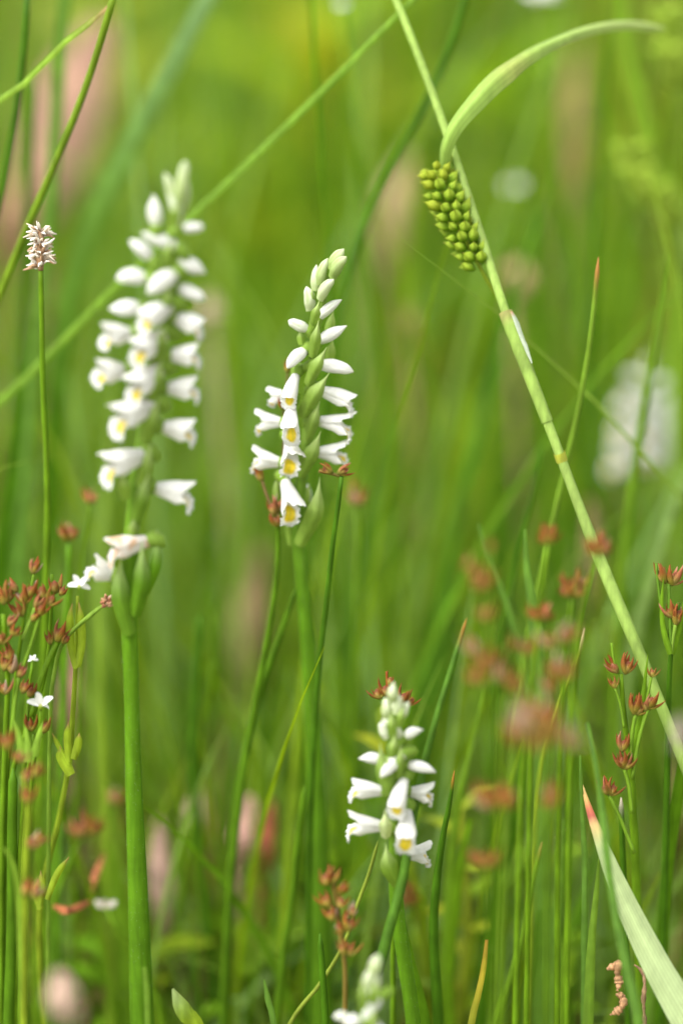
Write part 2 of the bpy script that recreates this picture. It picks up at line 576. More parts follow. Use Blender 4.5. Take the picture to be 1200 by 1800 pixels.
def hood_mesh(L, R, op, rs):
    """dorsal sepal and the two petals: a tube slit along its underside, three lobes at the mouth"""
    mb = MB()
    n, nv = 18, 21
    rows, cr = [], []
    for i in range(n + 1):
        t = i / n
        r = R * (0.54 + 0.42 * sstep(0, 0.7, t) + (0.08 + 0.34 * op) * sstep(0.5, 1, t))
        pm = math.radians(178 - (62 + 26 * op) * sstep(0.15, 0.7, t))
        zc = 0.09 * L * math.sin(t * 1.6) + op * 0.05 * L * sstep(0.65, 1.0, t) - 0.08 * L * t * t * (1 - op)
        row, c = [], []
        k = sstep(0.6, 1.0, t)
        for j in range(nv):
            f = -pm + 2 * pm * j / (nv - 1)
            lob = math.cos(min(1.57, abs(f) * 1.15)) ** 0.8 + 0.55 * math.exp(-((abs(f) - 1.5) / 0.35) ** 2)
            short = op * 0.20 * sstep(0.75, 1.45, abs(f))
            x = L * (0.86 - short) * t + L * k * (0.02 * math.sin(11 * f + rs * 2) * op + 0.13 * lob * (1 - op * sstep(0.9, 1.4, abs(f))) + 0.010 * math.sin(7 * f + rs) - 0.01)
            fl = R * k * (0.05 * math.cos(5 * f + rs) - 0.10 * (1 - op))
            z = zc + (r + fl) * math.cos(f) * (0.95 - 0.10 * k)
            y = (r + fl * 0.5) * math.sin(f)
            z += op * 0.085 * L * sstep(0.72, 1.02, t) * max(0, math.cos(f))
            row.append(Vector((x, y, z)) * mm)
            c.append(mixc(WHITE, CREAMG, 1 - sstep(0.0, 0.13, t)))
        rows.append(row); cr.append(c)
    mb.grid(rows, cr)
    return mb.mesh('flower', M_PETAL)
def sepal_mesh(L, R, op, side, rs):
    """lateral sepal: a lance along the flank that leaves the tube and dips at its tip"""
    mb = MB()
    n, nv = 14, 7
    rows, cr = [], []
    for i in range(n + 1):
        t = i / n
        w = R * (0.50 + 0.72 * math.sin(math.pi * min(1, 0.12 + t * 0.70))) * (1 - sstep(0.66, 1.02, t)) + 0.04
        rr = R * (0.54 + 0.52 * sstep(0, 0.8, t)) + 0.08
        a = math.radians(112 - 6 * op * t)
        x = L * (0.06 + 0.90 * t)
        yc = side * (rr * math.sin(a) + op * 0.40 * sstep(0.5, 1, t))
        zc = rr * math.cos(a) * 0.95 + 0.09 * L * math.sin(t * 1.6) - op * 0.16 * L * sstep(0.42, 1.0, t) - 0.05 * L * t
        row = []
        for j in range(nv):
            u = -1 + 2 * j / (nv - 1)
            row.append(Vector((x - 0.06 * L * abs(u) * t, yc - side * 0.30 * w * u * u - side * 0.12 * w * u, zc + u * w * 0.62)) * mm)
        rows.append(row)
        cr.append([mixc(WHITE, CREAMG, 1 - sstep(0, 0.16, t))] * nv)
    mb.grid(rows, cr)
    return mb.mesh('lateral_sepal', M_PETAL)
def lip_mesh(L, R, op, rs):
    """lip: a trough that bends down at the mouth, yellow with a crisped white margin"""
    mb = MB()
    n, nv = 24, 15
    rows, cr = [], []
    bend = math.radians(38 + 54 * op)
    x, z = 0.20 * L, -0.62 * R
    ds = L * 0.86 / n
    for i in range(n + 1):
        t = i / n
        ang = -bend * sstep(0.56, 0.90, t) - 0.05
        x += math.cos(ang) * ds
        z += math.sin(ang) * ds
        w = R * (0.66 + 0.52 * sstep(0.2, 0.78, t) - 0.62 * sstep(0.84, 1.04, t))
        row, c = [], []
        for j in range(nv):
            u = -1 + 2 * j / (nv - 1)
            edge = sstep(0.62, 1.0, abs(u)) + sstep(0.9, 1.0, t)
            ruf = 0.30 * min(1.3, edge) * sstep(0.45, 0.75, t) * math.sin(j * 2.4 + i * 2.1 + rs)
            curl = 0.62 * w * u * u * (1 - 0.55 * sstep(0.55, 0.9, t))
            nx, nz = -math.sin(ang), math.cos(ang)
            ex = 0.28 * sstep(0.90, 1, t) * math.sin(j * 2.9 + rs * 2)
            row.append(Vector((x + nx * (curl + ruf) + ex * math.cos(ang), u * w * (1 + 0.16 * edge * math.sin(i * 2.6 + rs) + 0.06 * math.sin(i * 1.1 + rs * 3)), z + nz * (curl + ruf) + ex * math.sin(ang))) * mm)
            yel = 1 - sstep(0.82, 1.04, math.hypot(u / (0.60 + 0.16 * sstep(0.5, 0.8, op)), (t - 0.66) / (0.21 + 0.07 * sstep(0.5, 0.8, op))) + 0.05 * math.sin(i * 1.3 + j * 2 + rs))
            c.append(mixc(WHITE, mixc(YELLOW, (0.62, 0.50, 0.03), 0.5 + 0.5 * math.sin(j * 1.7 + rs)), yel))
        rows.append(row); cr.append(c)
    mb.grid(rows, cr)
    return mb.mesh('lip', M_PETAL)
def ovary_mesh(R, L=3.4):
    mb = MB()
    rows, n, seg = [], 8, 8
    for i in range(n + 1):
        t = i / n
        r = R * (0.35 + 0.75 * math.sin(math.pi * (0.15 + 0.72 * t)))
        rows.append([Vector((-L * 0.80 + L * t, r * math.cos(2 * math.pi * k / seg), -0.55 * (1 - t) ** 2 * L * 0.6 + r * math.sin(2 * math.pi * k / seg))) * mm for k in range(seg)])
    mb.grid(rows, mixc(BRACTC, LIGHT, 0.4), close=True)
    return mb.mesh('ovary', M_BRACT)

def frame_of(base_px, tip_px, d0, toward, roll=0.0):
    """base and tip of a flower in the photo and how far it points at the viewer -> origin, axes, length"""
    b = at(base_px[0], base_px[1], d0)
    k = PX * (FOCUS + d0) / FOCUS
    v = RT * ((tip_px[0] - base_px[0]) * k) - UPV * ((tip_px[1] - base_px[1]) * k)
    p = v.length
    q = math.sqrt(max(0.05, 1 - toward * toward))
    L = p / q
    ax = (v / p) * q - FW * toward
    ax.normalize()
    up = Vector((0, 0, 1)) - ax * ax.z
    if up.length < 0.1:
        up = Vector((0, 1, 0)) - ax * ax.y
    up.normalize()
    up = Matrix.Rotation(roll, 3, ax) @ up
    y = up.cross(ax)
    M = Matrix((ax, y, up)).transposed().to_4x4()
    M.translation = b
    return M, L / mm

def orchid(label, axis, d, lean, flowers, bracts, w_axis, stem_color, fl_w, name='orchid', root=True, hairs=0, dsp=0.0):
    """axis: photo points of stem, tip first"""
    P = path3([(a[0], a[1]) for a in axis], d, lean, root)
    base = P[-1]
    t = thing(name, base, label, 'orchid', 'white spiralled orchids')
    n = 46
    S = [Vector(p) for p in spline(P, n)]
    L = (S[-1] - S[0]).length
    R, C = [], []
    for i in range(n):
        tt = i / (n - 1)
        R.append(wpx(along(w_axis, tt), S[i]) * 0.5)
        C.append(mixc(mixc(BRACTC, stem_color, sstep(0.1, 0.4, tt)), tuple(x * 0.75 for x in stem_color), sstep(0.45, 1, tt)))
    MB().tube(S, R, C, seg=14).build('stem', M_STEM, t)
    def axis_d(py):
        best = min(range(n), key=lambda i: abs((900 - (S[i] - CAM).dot(UPV) / (S[i] - CAM).dot(FW) * FOCUS / PX) - py))
        return depth(S[best]) - FOCUS
    for k, fl in enumerate(flowers):
        bp, tp, toward, stage = fl[:4]
        opt = fl[4] if len(fl) > 4 else {}
        green = opt.get('green', 0.0)
        d0 = axis_d(bp[1]) - 0.0022 * (toward + 0.15) + dsp + opt.get('dz', 0.0)
        M, Lm = frame_of(bp, tp, d0, toward, opt.get('roll', 0.0) + random.uniform(-0.15, 0.15))
        M.translation -= base
        Lm = min(Lm, 10.5)
        w = fl_w * opt.get('w', 1.0)
        rs = random.uniform(0, 6)
        if stage < 0.3:
            f = link('flower_bud', bud_mesh(w * 0.88, green, rs, Lm), t, M)
            if green < 0.4:
                link('ovary', ovary_mesh(w * 0.85), f, Matrix.Identity(4))
        else:
            op = (stage - 0.3) / 0.7
            Lf = Lm
            f = link('flower', hood_mesh(Lf, w, op, rs), t, M)
            I = Matrix.Identity(4)
            for s in (-1, 1):
                link('lateral_sepal', sepal_mesh(Lf, w, op, s, rs), f, I)
            link('lip', lip_mesh(Lf, w, op, rs), f, I)
            if opt.get('old'):
                f['label'] = 'withering flower with tan edges'
                for o2 in [f] + list(f.children):
                    ca = o2.data.color_attributes['pigment']
                    for ii, dd in enumerate(ca.data):
                        x = noise.noise(o2.data.vertices[ii].co * 600)
                        dd.color = (*mixc(tuple(dd.color)[:3], (0.62, 0.40, 0.24), sstep(-0.1, 0.5, x) * 0.8 + 0.15), 1)
            link('ovary', ovary_mesh(w * 0.95), f, I)
    for k, br in enumerate(bracts):
        bp, tp, w = br[:3]
        opt = br[3] if len(br) > 3 else {}
        dd = axis_d(bp[1]) + dsp - 0.0030 * opt.get('front', 1.0)
        a, b = at(bp[0], bp[1], dd), at(tp[0], tp[1], axis_d(tp[1]) + dsp - 0.0042 * opt.get('front', 1.0))
        m_ = (a + b) / 2 + (-FW) * 0.0012 * opt.get('front', 1.0) + RT * opt.get('bow', 0.0) * wpx(1, a)
        S2 = [Vector(p) for p in spline([a, m_, b], 14)]
        cb = opt.get('color', BRACTC)
        W = [wpx(w, a) * (0.42 + 0.58 * math.sin(math.pi * min(0.98, 0.16 + 0.62 * i / 13))) * (1 - sstep(0.50, 1.0, i / 13)) * 0.92 + 0.00012 for i in range(14)]
        Cs = [mixc(tuple(x * 0.85 for x in cb), CREAMG, 0.5 * sstep(0.4, 1.0, i / 13)) for i in range(14)]
        MB().ribbon(S2, W, Cs, -FW + RT * opt.get('side', 0.0), fold=0.75, nv=9).build('bract', M_BRACT, t)
    if hairs:
        mb = MB()
        for h in range(hairs):
            i = random.uniform(0, 0.78) * (n - 1)
            i0 = int(i); f = i - i0
            p = S[i0].lerp(S[min(n - 1, i0 + 1)], f)
            tg = (S[min(n - 1, i0 + 1)] - S[i0]).normalized()
            r = R[i0] + (R[min(n - 1, i0 + 1)] - R[i0]) * f
            a = random.uniform(0, 2 * math.pi)
            e1 = Vector((1, 0, 0)); e1 = (e1 - tg * e1.dot(tg)).normalized(); e2 = tg.cross(e1)
            o_ = e1 * math.cos(a) + e2 * math.sin(a)
            s_ = tg.cross(o_) * 0.00004
            q = p + o_ * r * 0.98
            e = q + o_ * random.uniform(0.0002, 0.00045) - tg * random.uniform(-0.0001, 0.0002)
            mb.add([q - s_, q + s_, e + tg * 0.00003], [(0, 1, 2)], (0.30, 0.42, 0.16))
        mb.build('stem_hairs', M_PETAL, t)['kind'] = 'stuff'
    return t

# --- sharp orchid in the middle
G1 = {'green': 1.0}
orchid('tall sharp orchid spike in the middle, white flowers showing bright yellow lips',
       [(596, 448), (580, 490), (563, 545), (553, 600), (547, 660), (542, 720), (537, 790), (528, 860), (523, 930), (530, 1010), (540, 1120), (548, 1250), (556, 1400), (562, 1560), (566, 1700), (568, 1800)],
       0.002, 0.0, [
    ((582, 474), (604, 438), 0.25, 0, {'green': 1.1, 'w': 1.0}),
    ((584, 488), (609, 453), 0.45, 0, {'green': 1.2, 'w': 0.95}),
    ((562, 500), (576, 455), 0.3, 0, {'green': 1.0, 'w': 0.95}),
    ((554, 512), (556, 465), 0.0, 0, {'green': 0.8, 'w': 0.75}),
    ((562, 526), (587, 493), 0.45, 0, {'green': 0.75, 'w': 0.95}),
    ((545, 546), (538, 504), 0.2, 0, {'green': 0.7, 'w': 0.9}),
    ((559, 560), (600, 527), 0.2, 0, {'green': 0.12, 'w': 0.95}),
    ((541, 580), (508, 562), 0.2, 0, {'green': 0.3, 'w': 0.95}),
    ((559, 600), (608, 571), 0.15, 0, {'green': 0.05}),
    ((537, 615), (505, 648), 0.35, 0.12, {'green': 0.0, 'w': 1.15}),
    ((558, 641), (621, 654), 0.1, 0.1, {'green': 0.0, 'w': 1.1}),
    ((503, 692), (474, 698), -0.5, 0.9, {'w': 0.9, 'dz': 0.003}),
    ((561, 684), (624, 710), 0.1, 0.45, {'w': 1.05}),
    ((521, 656), (505, 708), 0.5, 0.36, {'w': 0.95}),
    ((557, 738), (623, 752), 0.1, 0.95, {'w': 1.05}),
    ((499, 741), (449, 741), -0.3, 0.9, {'w': 0.95, 'dz': 0.002}),
    ((513, 708), (510, 770), 0.62, 0.72, {'w': 1.0, 'roll': 0.15}),
    ((508, 770), (516, 822), 0.70, 0.9, {'w': 1.12, 'dz': 0.002, 'roll': -0.25}),
    ((553, 793), (612, 800), 0.15, 0.95, {'w': 1.05}),
    ((496, 812), (441, 806), -0.1, 0.9, {'w': 1.05}),
    ((500, 842), (519, 908), 0.58, 0.8, {'w': 1.12, 'roll': -0.3}),
    ((541, 884), (540, 851), -0.3, 0.1, {'w': 0.6, 'dz': 0.003}),
], [
    ((549, 572), (561, 529), 18), ((530, 606), (527, 580), 15, {'front': 0.2}), ((545, 590), (559, 545), 16, {'front': 0.3}),
    ((574, 600), (586, 545), 18, {'front': -0.6}), ((549, 630), (560, 563), 21), ((575, 650), (585, 596), 18, {'front': -0.5}),
    ((541, 678), (574, 610), 24, {'side': 0.2}), ((531, 735), (579, 655), 30, {'side': 0.3}), ((537, 780), (562, 705), 24, {'front': 0.7}),
    ((525, 840), (564, 758), 30, {'side': 0.2, 'bow': 4}), ((527, 962), (562, 839), 34, {'bow': 12, 'front': 1.4, 'side': 0.3}),
    ((494, 905), (487, 830), 16, {'front': 0.2, 'bow': -4}), ((522, 905), (545, 850), 22, {'front': -0.4}),
    ((512, 960), (505, 890), 18, {'front': -0.1}),
    ((566, 510), (572, 470), 14, {'front': 0.3}), ((550, 545), (548, 508), 13, {'front': 0.4}),
], [(0, 8), (0.15, 16), (0.45, 27), (0.56, 31), (0.75, 38), (1.0, 46)], OSTEM, 1.45, hairs=1500)

# --- big soft orchid on the left
orchid('largest orchid spike at left, soft focused white flowers on a thick green stem',
       [(318, 296), (311, 360), (300, 420), (290, 500), (280, 570), (268, 650), (258, 720), (248, 800), (238, 880), (230, 960), (226, 1040), (228, 1110), (231, 1200), (236, 1400), (244, 1600), (250, 1800)],
       -0.044, -0.004, [
    ((313, 358), (325, 284), 0.2, 0, {'green': 1.0, 'w': 0.95}),
    ((306, 368), (290, 305), 0.2, 0, {'green': 0.9, 'w': 0.85}),
    ((314, 398), (297, 340), 0.3, 0, {'green': 0.6, 'w': 0.95}),
    ((320, 372), (328, 313), 0.1, 0, {'green': 0.9, 'w': 0.8}),
    ((275, 398), (271, 343), 0.1, 0, {'green': 0.15, 'w': 1.05}),
    ((320, 401), (358, 396), 0.1, 0, {'w': 0.9}),
    ((312, 433), (250, 408), 0.2, 0, {'w': 1.1}),
    ((267, 454), (229, 423), 0.3, 0.1, {'w': 1.2}),
    ((314, 456), (362, 478), 0.1, 0.1, {'w': 1.1}),
    ((257, 489), (205, 491), 0.2, 0.1, {'w': 1.2}),
    ((308, 480), (260, 517), 0.35, 0.1, {'w': 1.3}),
    ((312, 505), (362, 525), 0.1, 0.1, {'w': 1.2}),
    ((247, 540), (193, 541), 0.2, 0.15, {'w': 1.2}),
    ((303, 533), (248, 567), 0.4, 0.4, {'w': 1.25}),
    ((307, 555), (357, 577), 0.1, 0.4, {'w': 1.15}),
    ((232, 584), (183, 592), 0.5, 0.66, {'w': 1.25}),
    ((292, 585), (236, 625), 0.5, 0.66, {'w': 1.3}),
    ((297, 622), (351, 625), 0.1, 0.66, {'w': 1.15}),
    ((220, 648), (172, 656), 0.5, 0.66, {'w': 1.3}),
    ((284, 645), (228, 690), 0.5, 0.66, {'w': 1.35}),
    ((290, 680), (349, 684), 0.1, 0.66, {'w': 1.2}),
    ((272, 708), (200, 742), 0.5, 0.66, {'w': 1.45}),
    ((283, 748), (343, 760), 0.1, 0.66, {'w': 1.2}),
    ((256, 796), (182, 826), 0.45, 0.66, {'w': 1.4}),
    ((270, 855), (341, 872), 0.1, 0.66, {'w': 1.25}),
    ((264, 948), (188, 970), 0.2, 0.65, {'w': 1.2, 'old': True}),
    ((200, 1010), (160, 996), 0.3, 0.8, {'w': 1.25}),
], [
    ((290, 470), (302, 420), 20), ((284, 560), (300, 500), 22), ((270, 640), (292, 570), 24), ((262, 710), (285, 630), 26),
    ((252, 780), (280, 700), 30), ((244, 860), (266, 780), 30, {'side': -0.2}), ((236, 925), (262, 830), 30, {'color': mixc(OSTEM, BRACTC, 0.5)}),
    ((222, 880), (212, 830), 26), ((228, 1118), (212, 975), 36, {'color': mixc(OSTEM, BRACTC, 0.25), 'bow': -8, 'front': 0.8}),
    ((236, 1085), (250, 950), 32, {'color': mixc(OSTEM, BRACTC, 0.1), 'bow': 6, 'front': 0.8}),
    ((252, 1045), (276, 930), 24, {'color': OSTEM, 'bow': 10, 'front': 0.5}), ((230, 965), (238, 905), 24, {'color': LIGHT, 'front': 0.6}),
    ((306, 400), (312, 350), 18), ((255, 600), (246, 545), 20, {'front': 0.4}), ((247, 670), (236, 612), 20, {'front': 0.4}),
], [(0, 8), (0.12, 20), (0.4, 30), (0.5, 26), (0.56, 29), (0.72, 38), (0.86, 45), (1.0, 48)], OSTEM, 1.46, hairs=1100, dsp=0.0)

# --- small orchid low right of the middle
orchid('short orchid spike low in the middle, white flowers crossed by a dark green rush',
       [(692, 1205), (690, 1260), (690, 1330), (692, 1400), (694, 1470), (694, 1540), (700, 1620), (712, 1700), (726, 1800)],
       -0.022, -0.002, [
    ((690, 1232), (692, 1198), 0.2, 0, {'green': 0.8, 'w': 0.9}),
    ((679, 1262), (677, 1226), 0.1, 0, {'green': 0.8, 'w': 0.85}),
    ((697, 1254), (699, 1219), 0.3, 0, {'green': 0.7, 'w': 0.85}),
    ((707, 1262), (717, 1233), 0.1, 0, {'green': 0.6, 'w': 0.8}),
    ((704, 1294), (672, 1262), 0.35, 0, {'green': 0.45, 'w': 0.95}),
    ((680, 1298), (672, 1268), 0.2, 0, {'green': 0.4, 'w': 0.9}),
    ((710, 1296), (743, 1283), 0.1, 0, {'green': 0.05, 'w': 0.95}),
    ((674, 1338), (630, 1334), 0.1, 0.1, {'w': 1.05}),
    ((709, 1326), (668, 1364), 0.35, 0.1, {'w': 1.1}),
    ((714, 1344), (765, 1357), 0.1, 0.15, {'w': 1.05}),
    ((675, 1389), (615, 1386), 0.1, 0.6, {'w': 1.05}),
    ((717, 1390), (762, 1396), 0.05, 0.9, {'w': 1.0, 'dz': 0.002}),
    ((712, 1366), (692, 1424), 0.5, 0.45, {'w': 1.1}),
    ((678, 1451), (608, 1449), 0.1, 0.8, {'w': 1.1}),
    ((709, 1500), (757, 1502), -0.2, 0.95, {'w': 1.0, 'dz': 0.002}),
    ((716, 1421), (711, 1484), 0.6, 0.75, {'w': 1.15}),
], [
    ((684, 1400), (668, 1306), 24, {'bow': -4}), ((678, 1475), (676, 1424), 24, {'color': CREAMG}), ((702, 1560), (677, 1482), 34, {'bow': -6, 'color': LIGHT}),
    ((688, 1340), (694, 1290), 24), ((700, 1370), (705, 1310), 20), ((690, 1300), (686, 1250), 20), ((690, 1440), (700, 1380), 24),
    ((686, 1370), (680, 1330), 22), ((700, 1280), (708, 1240), 16), ((696, 1500), (712, 1440), 24, {'front': 0.3}),
], [(0, 8), (0.2, 22), (0.45, 26), (0.6, 26), (1.0, 32)], OSTEM, 1.38, hairs=500)

# --- orchid whose tip just enters the frame at the bottom
orchid('orchid tip just rising over the bottom edge, pale buds and blurred white flowers',
       [(660, 1682), (652, 1720), (645, 1770), (640, 1830), (642, 1900)],
       -0.040, 0.0, [
    ((655, 1712), (662, 1676), 0.2, 0, {'green': 0.85, 'w': 0.95}),
    ((644, 1735), (652, 1696), 0.3, 0, {'green': 0.7, 'w': 0.9}),
    ((658, 1745), (666, 1706), 0.1, 0, {'green': 0.7, 'w': 0.9}),
    ((640, 1770), (646, 1730), 0.3, 0, {'green': 0.6, 'w': 0.9}),
    ((668, 1752), (636, 1790), 0.3, 0.1, {'w': 1.05, 'green': 0.1}),
    ((634, 1795), (602, 1797), 0.2, 0.1, {'w': 1.05}),
    ((612, 1790), (586, 1786), 0.1, 0, {'w': 0.8, 'green': 0.2}),
    ((654, 1790), (668, 1830), 0.4, 0.6, {'w': 1.1}),
    ((645, 1830), (600, 1840), 0.1, 0.9, {}),
], [
    ((640, 1780), (636, 1720), 18), ((655, 1770), (660, 1720), 20), ((650, 1830), (658, 1770), 24),
], [(0, 8), (0.3, 20), (1.0, 30)], OSTEM, 1.38)

# --- far orchid on the right
orchid('far orchid at right edge, a melted column of white flowers behind the grass',
       [(1138, 625), (1136, 650), (1132, 720), (1128, 800), (1126, 880), (1124, 1000), (1120, 1150)],
       0.17, 0.0, [
    ((1136, 660), (1140, 620), 0.1, 0, {'green': 0.6, 'w': 0.8}),
    ((1132, 670), (1096, 655), 0.2, 0.1, {}), ((1140, 680), (1178, 665), 0.2, 0.1, {}), ((1134, 690), (1130, 720), 0.6, 0.5, {}),
    ((1128, 710), (1084, 702), 0.2, 0.6, {'w': 1.2}), ((1140, 715), (1186, 712), 0.2, 0.6, {'w': 1.2}), ((1130, 735), (1126, 770), 0.6, 0.8, {'w': 1.2}),
    ((1124, 750), (1078, 748), 0.2, 0.8, {'w': 1.3}), ((1138, 755), (1186, 760), 0.2, 0.8, {'w': 1.3}), ((1128, 780), (1136, 815), 0.6, 0.8, {'w': 1.2}),
    ((1124, 815), (1066, 815), 0.2, 0.9, {'w': 1.5}), ((1136, 795), (1180, 810), 0.2, 0.8, {'w': 1.3}), ((1120, 775), (1072, 780), 0.1, 0.8, {'w': 1.3}),
    ((1140, 735), (1200, 735), 0.1, 0.8, {'w': 1.3}), ((1140, 775), (1198, 785), 0.1, 0.8, {'w': 1.3}),
], [((1134, 700), (1140, 640), 22), ((1130, 760), (1138, 700), 22), ((1128, 830), (1136, 770), 22)],
       [(0, 8), (0.2, 20), (1.0, 28)], OSTEM, 1.45)

# ------------------------------------------------------------------ sedge on the right
sedge_pts = [(684, -30), (720, 60), (760, 165), (802, 285), (850, 430), (890, 555), (955, 725), (1048, 970), (1130, 1165), (1225, 1400), (1290, 1560)]
SP = path3(sedge_pts, 0.026, 0.078, True)
sedge = thing('sedge', SP[-1], 'pale green sedge leaning diagonally, one arching leaf and a knobbly green seed spike', 'sedge')
S = [Vector(p) for p in spline(SP, 70)]
W = [(0, 13), (0.18, 15), (0.36, 17), (0.42, 18), (0.46, 22), (0.52, 22), (0.58, 20), (0.75, 20), (1, 21)]
Cc = []
for i in range(70):
    c = CULM
    Cc.append(tuple(x * (1 + 0.1 * math.sin(i * 0.8)) for x in mixc(c, LIGHT, 0.15 + 0.15 * math.sin(i * 0.37))))
MB().tube(S, [wpx(along(W, i / 69), S[i]) * 0.5 for i in range(70)], Cc, seg=12).build('culm', M_STEM, sedge)
# leaf sheath around the culm with a papery white mouth and tan rim
def on_sedge(py, off=0.0):
    i = min(range(70), key=lambda k: abs((900 - (S[k] - CAM).dot(UPV) / (S[k] - CAM).dot(FW) * FOCUS / PX) - py))
    return S[i]
sh = [on_sedge(y) for y in (560, 590, 620, 660, 700, 740)]
sh = [Vector(p) for p in spline(sh, 16)]
MB().tube(sh, [wpx(25 - 4 * i / 15, p) * 0.5 for i, p in enumerate(sh)], [mixc(mixc(TAN, CULM, 0.45), mixc(CULM, LIGHT, 0.3), sstep(0, 2, i)) for i in range(16)], seg=12, cap=False).build('leaf_sheath', M_STEM, sedge)
pm = [on_sedge(y) + RT * wpx(w, sh[0]) - FW * 0.0012 for y, w in ((560, 9), (575, 9), (595, 11), (620, 12), (645, 12))]
MB().ribbon([Vector(p) for p in spline(pm, 10)], [wpx(x, sh[0]) for x in (6, 12, 15, 14, 12, 10, 9, 7, 5, 2)], [(0.45, 0.25, 0.14)] + [(0.38, 0.43, 0.33)] * 9, -FW, fold=0.6, nv=5).build('sheath_mouth', M_PETAL, sedge)
for y in (806,):
    q = on_sedge(y)
    MB().tube([q + Vector((-0.0004, 0, 0.0012)), q + Vector((0.0002, 0, -0.0006))], [wpx(10.7, q), wpx(10.4, q)], (0.40, 0.42, 0.06) if y > 780 else (0.36, 0.32, 0.09), seg=12, cap=False).build('node_ring', M_STEM, sedge)
# arching leaf
lp = [(778, 300), (779, 265), (795, 225), (828, 182), (880, 130), (950, 84), (1030, 52), (1100, 42), (1168, 50)]
ld = [0.013, 0.010, 0.008, 0.008, 0.010, 0.016, 0.026, 0.036, 0.046]
LS = [Vector(p) for p in spline([at(p[0], p[1], d) for p, d in zip(lp, ld)], 40)]
lw = [(0, 22), (0.08, 26), (0.2, 36), (0.33, 40), (0.40, 30), (0.55, 22), (0.75, 20), (0.93, 17), (1, 6)]
MB().ribbon(LS, [wpx(along(lw, i / 39), LS[i]) for i in range(40)],
            [mixc(mixc(mixc(PALE, LIGHT, 0.8), mixc(PALE, YELLOWG, 0.45), sstep(0.3, 0.9, i / 39)), (0.30, 0.22, 0.09), 0.35 * math.exp(-((i - 14) / 2.5) ** 2)) for i in range(40)], -FW + Vector((-0.4, 0, 0.5)), fold=0.7, nv=13, twist=0.7, vein=0.12, wave=0.05).build('leaf', M_PALELEAF, sedge)
# seed spike: perigynia in spiral rows on a thin stalk
pa = [Vector(p) for p in spline([at(764, 297, 0.013), at(788, 360, 0.012), at(820, 425, 0.012), at(852, 486, 0.012), at(875, 525, 0.014), at(894, 566, 0.016)], 40)]
MB().tube(pa, [wpx(7, p) * 0.5 for p in pa], YELLOWG, seg=6).build('spike_stalk', M_STEM, sedge)
def perigynium():
    mb = MB()
    rows, cr = [], []
    for i in range(9):
        t = i / 8
        r = 0.46 * max(0.02, math.sin(math.pi * (0.08 + 0.88 * t)) ** 0.8) * (1 - 0.82 * sstep(0.50, 0.95, t))
        rows.append([Vector((r * (1.0 if a % 2 else 0.90) * math.cos(a * math.pi / 4), r * (1.0 if a % 2 else 0.90) * 0.9 * math.sin(a * math.pi / 4), 1.45 * t)) for a in range(8)])
        cr.append([tuple(x * (1.12 if a % 2 else 0.80) for x in mixc(mixc((0.19, 0.34, 0.016), (0.34, 0.46, 0.04), sstep(0.25, 0.8, t)), (0.30, 0.19, 0.07), sstep(0.86, 1.0, t))) for a in range(8)])
    mb.grid(rows, cr, close=True)
    return mb
per_mesh = [perigynium().mesh('perigynium', M_BRACT)]
yy = perigynium(); yy.c = [mixc(c, (0.36, 0.40, 0.03), 0.6) for c in yy.c]
per_mesh.append(yy.mesh('perigynium', M_BRACT))
npg = 68
for k in range(npg):
    t = k / (npg - 1) * 0.62
    i = t * 39
    p = pa[int(i)].lerp(pa[int(i) + 1], i - int(i))
    tg = (pa[int(i)] - pa[int(i) + 1]).normalized()       # to the tip (top)
    a = k * 2.399963
    e1 = (RT - tg * RT.dot(tg)).normalized(); e2 = tg.cross(e1)
    rad = (e1 * math.cos(a) + e2 * math.sin(a))
    sz = wpx(21.5, p) * random.uniform(0.8, 1.15) * (0.8 + 0.3 * math.sin(math.pi * min(1, 0.2 + t)))
    z = (rad * 0.85 + tg * random.uniform(0.4, 0.8) + e1 * random.uniform(-0.2, 0.2)).normalized()
    x = tg.cross(z).normalized(); y = z.cross(x)
    Mx = Matrix((x, y, z)).transposed().to_4x4() @ Matrix.Scale(sz, 4)
    Mx.translation = p + rad * wpx(12, p) - SP[-1]
    link('perigynium', per_mesh[1 if t < 0.12 or random.random() < 0.12 else 0], sedge, Mx)

# --- second sedge, far out of focus in the upper right corner
sp2 = path3([(1080, -40), (1105, 90), (1135, 220), (1165, 340), (1185, 450), (1190, 600), (1192, 800)], 0.13, 0.0, True)
sedge2 = thing('sedge', sp2[-1], 'blurred sedge in the upper right corner, yellow green spikes beside a broad stem', 'sedge')
S2 = [Vector(p) for p in spline(sp2, 30)]
MB().ribbon(S2, [wpx(34, p) for p in S2], mixc(GREEN, LIGHT, 0.6), -FW, fold=0.4).build('leaf', M_LEAF, sedge2)
for (a, b) in (((1108, 262), (1122, 312)), ((1120, 300), (1150, 365)), ((1150, 330), (1185, 395)), ((1168, 20), (1192, 110)), ((1172, 90), (1200, 150))):
    A, B = at(a[0], a[1], 0.12), at(b[0], b[1], 0.125)
    mb = MB()
    for k in range(36):
        p = A.lerp(B, k / 35)
        an = k * 2.4
        rr = wpx(22, p)
        rad = RT * math.cos(an) + UPV.cross(RT) * math.sin(an) * -1
        q = p + rad * rr * 0.6
        o = len(mb.v)
        mb.tube([q - rad * rr * 0.3, q + rad * rr * 0.35 + UPV * rr * 0.2, q + rad * rr * 0.9 + UPV * rr * 0.6], [rr * 0.25, rr * 0.5, rr * 0.08], mixc((0.26, 0.40, 0.03), (0.42, 0.55, 0.07), random.random()), seg=6)
    mb.build('seed_spike', M_BRACT, sedge2)
    i = min(range(30), key=lambda k: (S2[k] - B).length)
    MB().tube([B, (B + S2[min(29, i + 2)]) / 2 + UPV * 0.002, S2[min(29, i + 3)]], [0.0006] * 3, YELLOWG, seg=6).build('spike_stalk', M_STEM, sedge2)

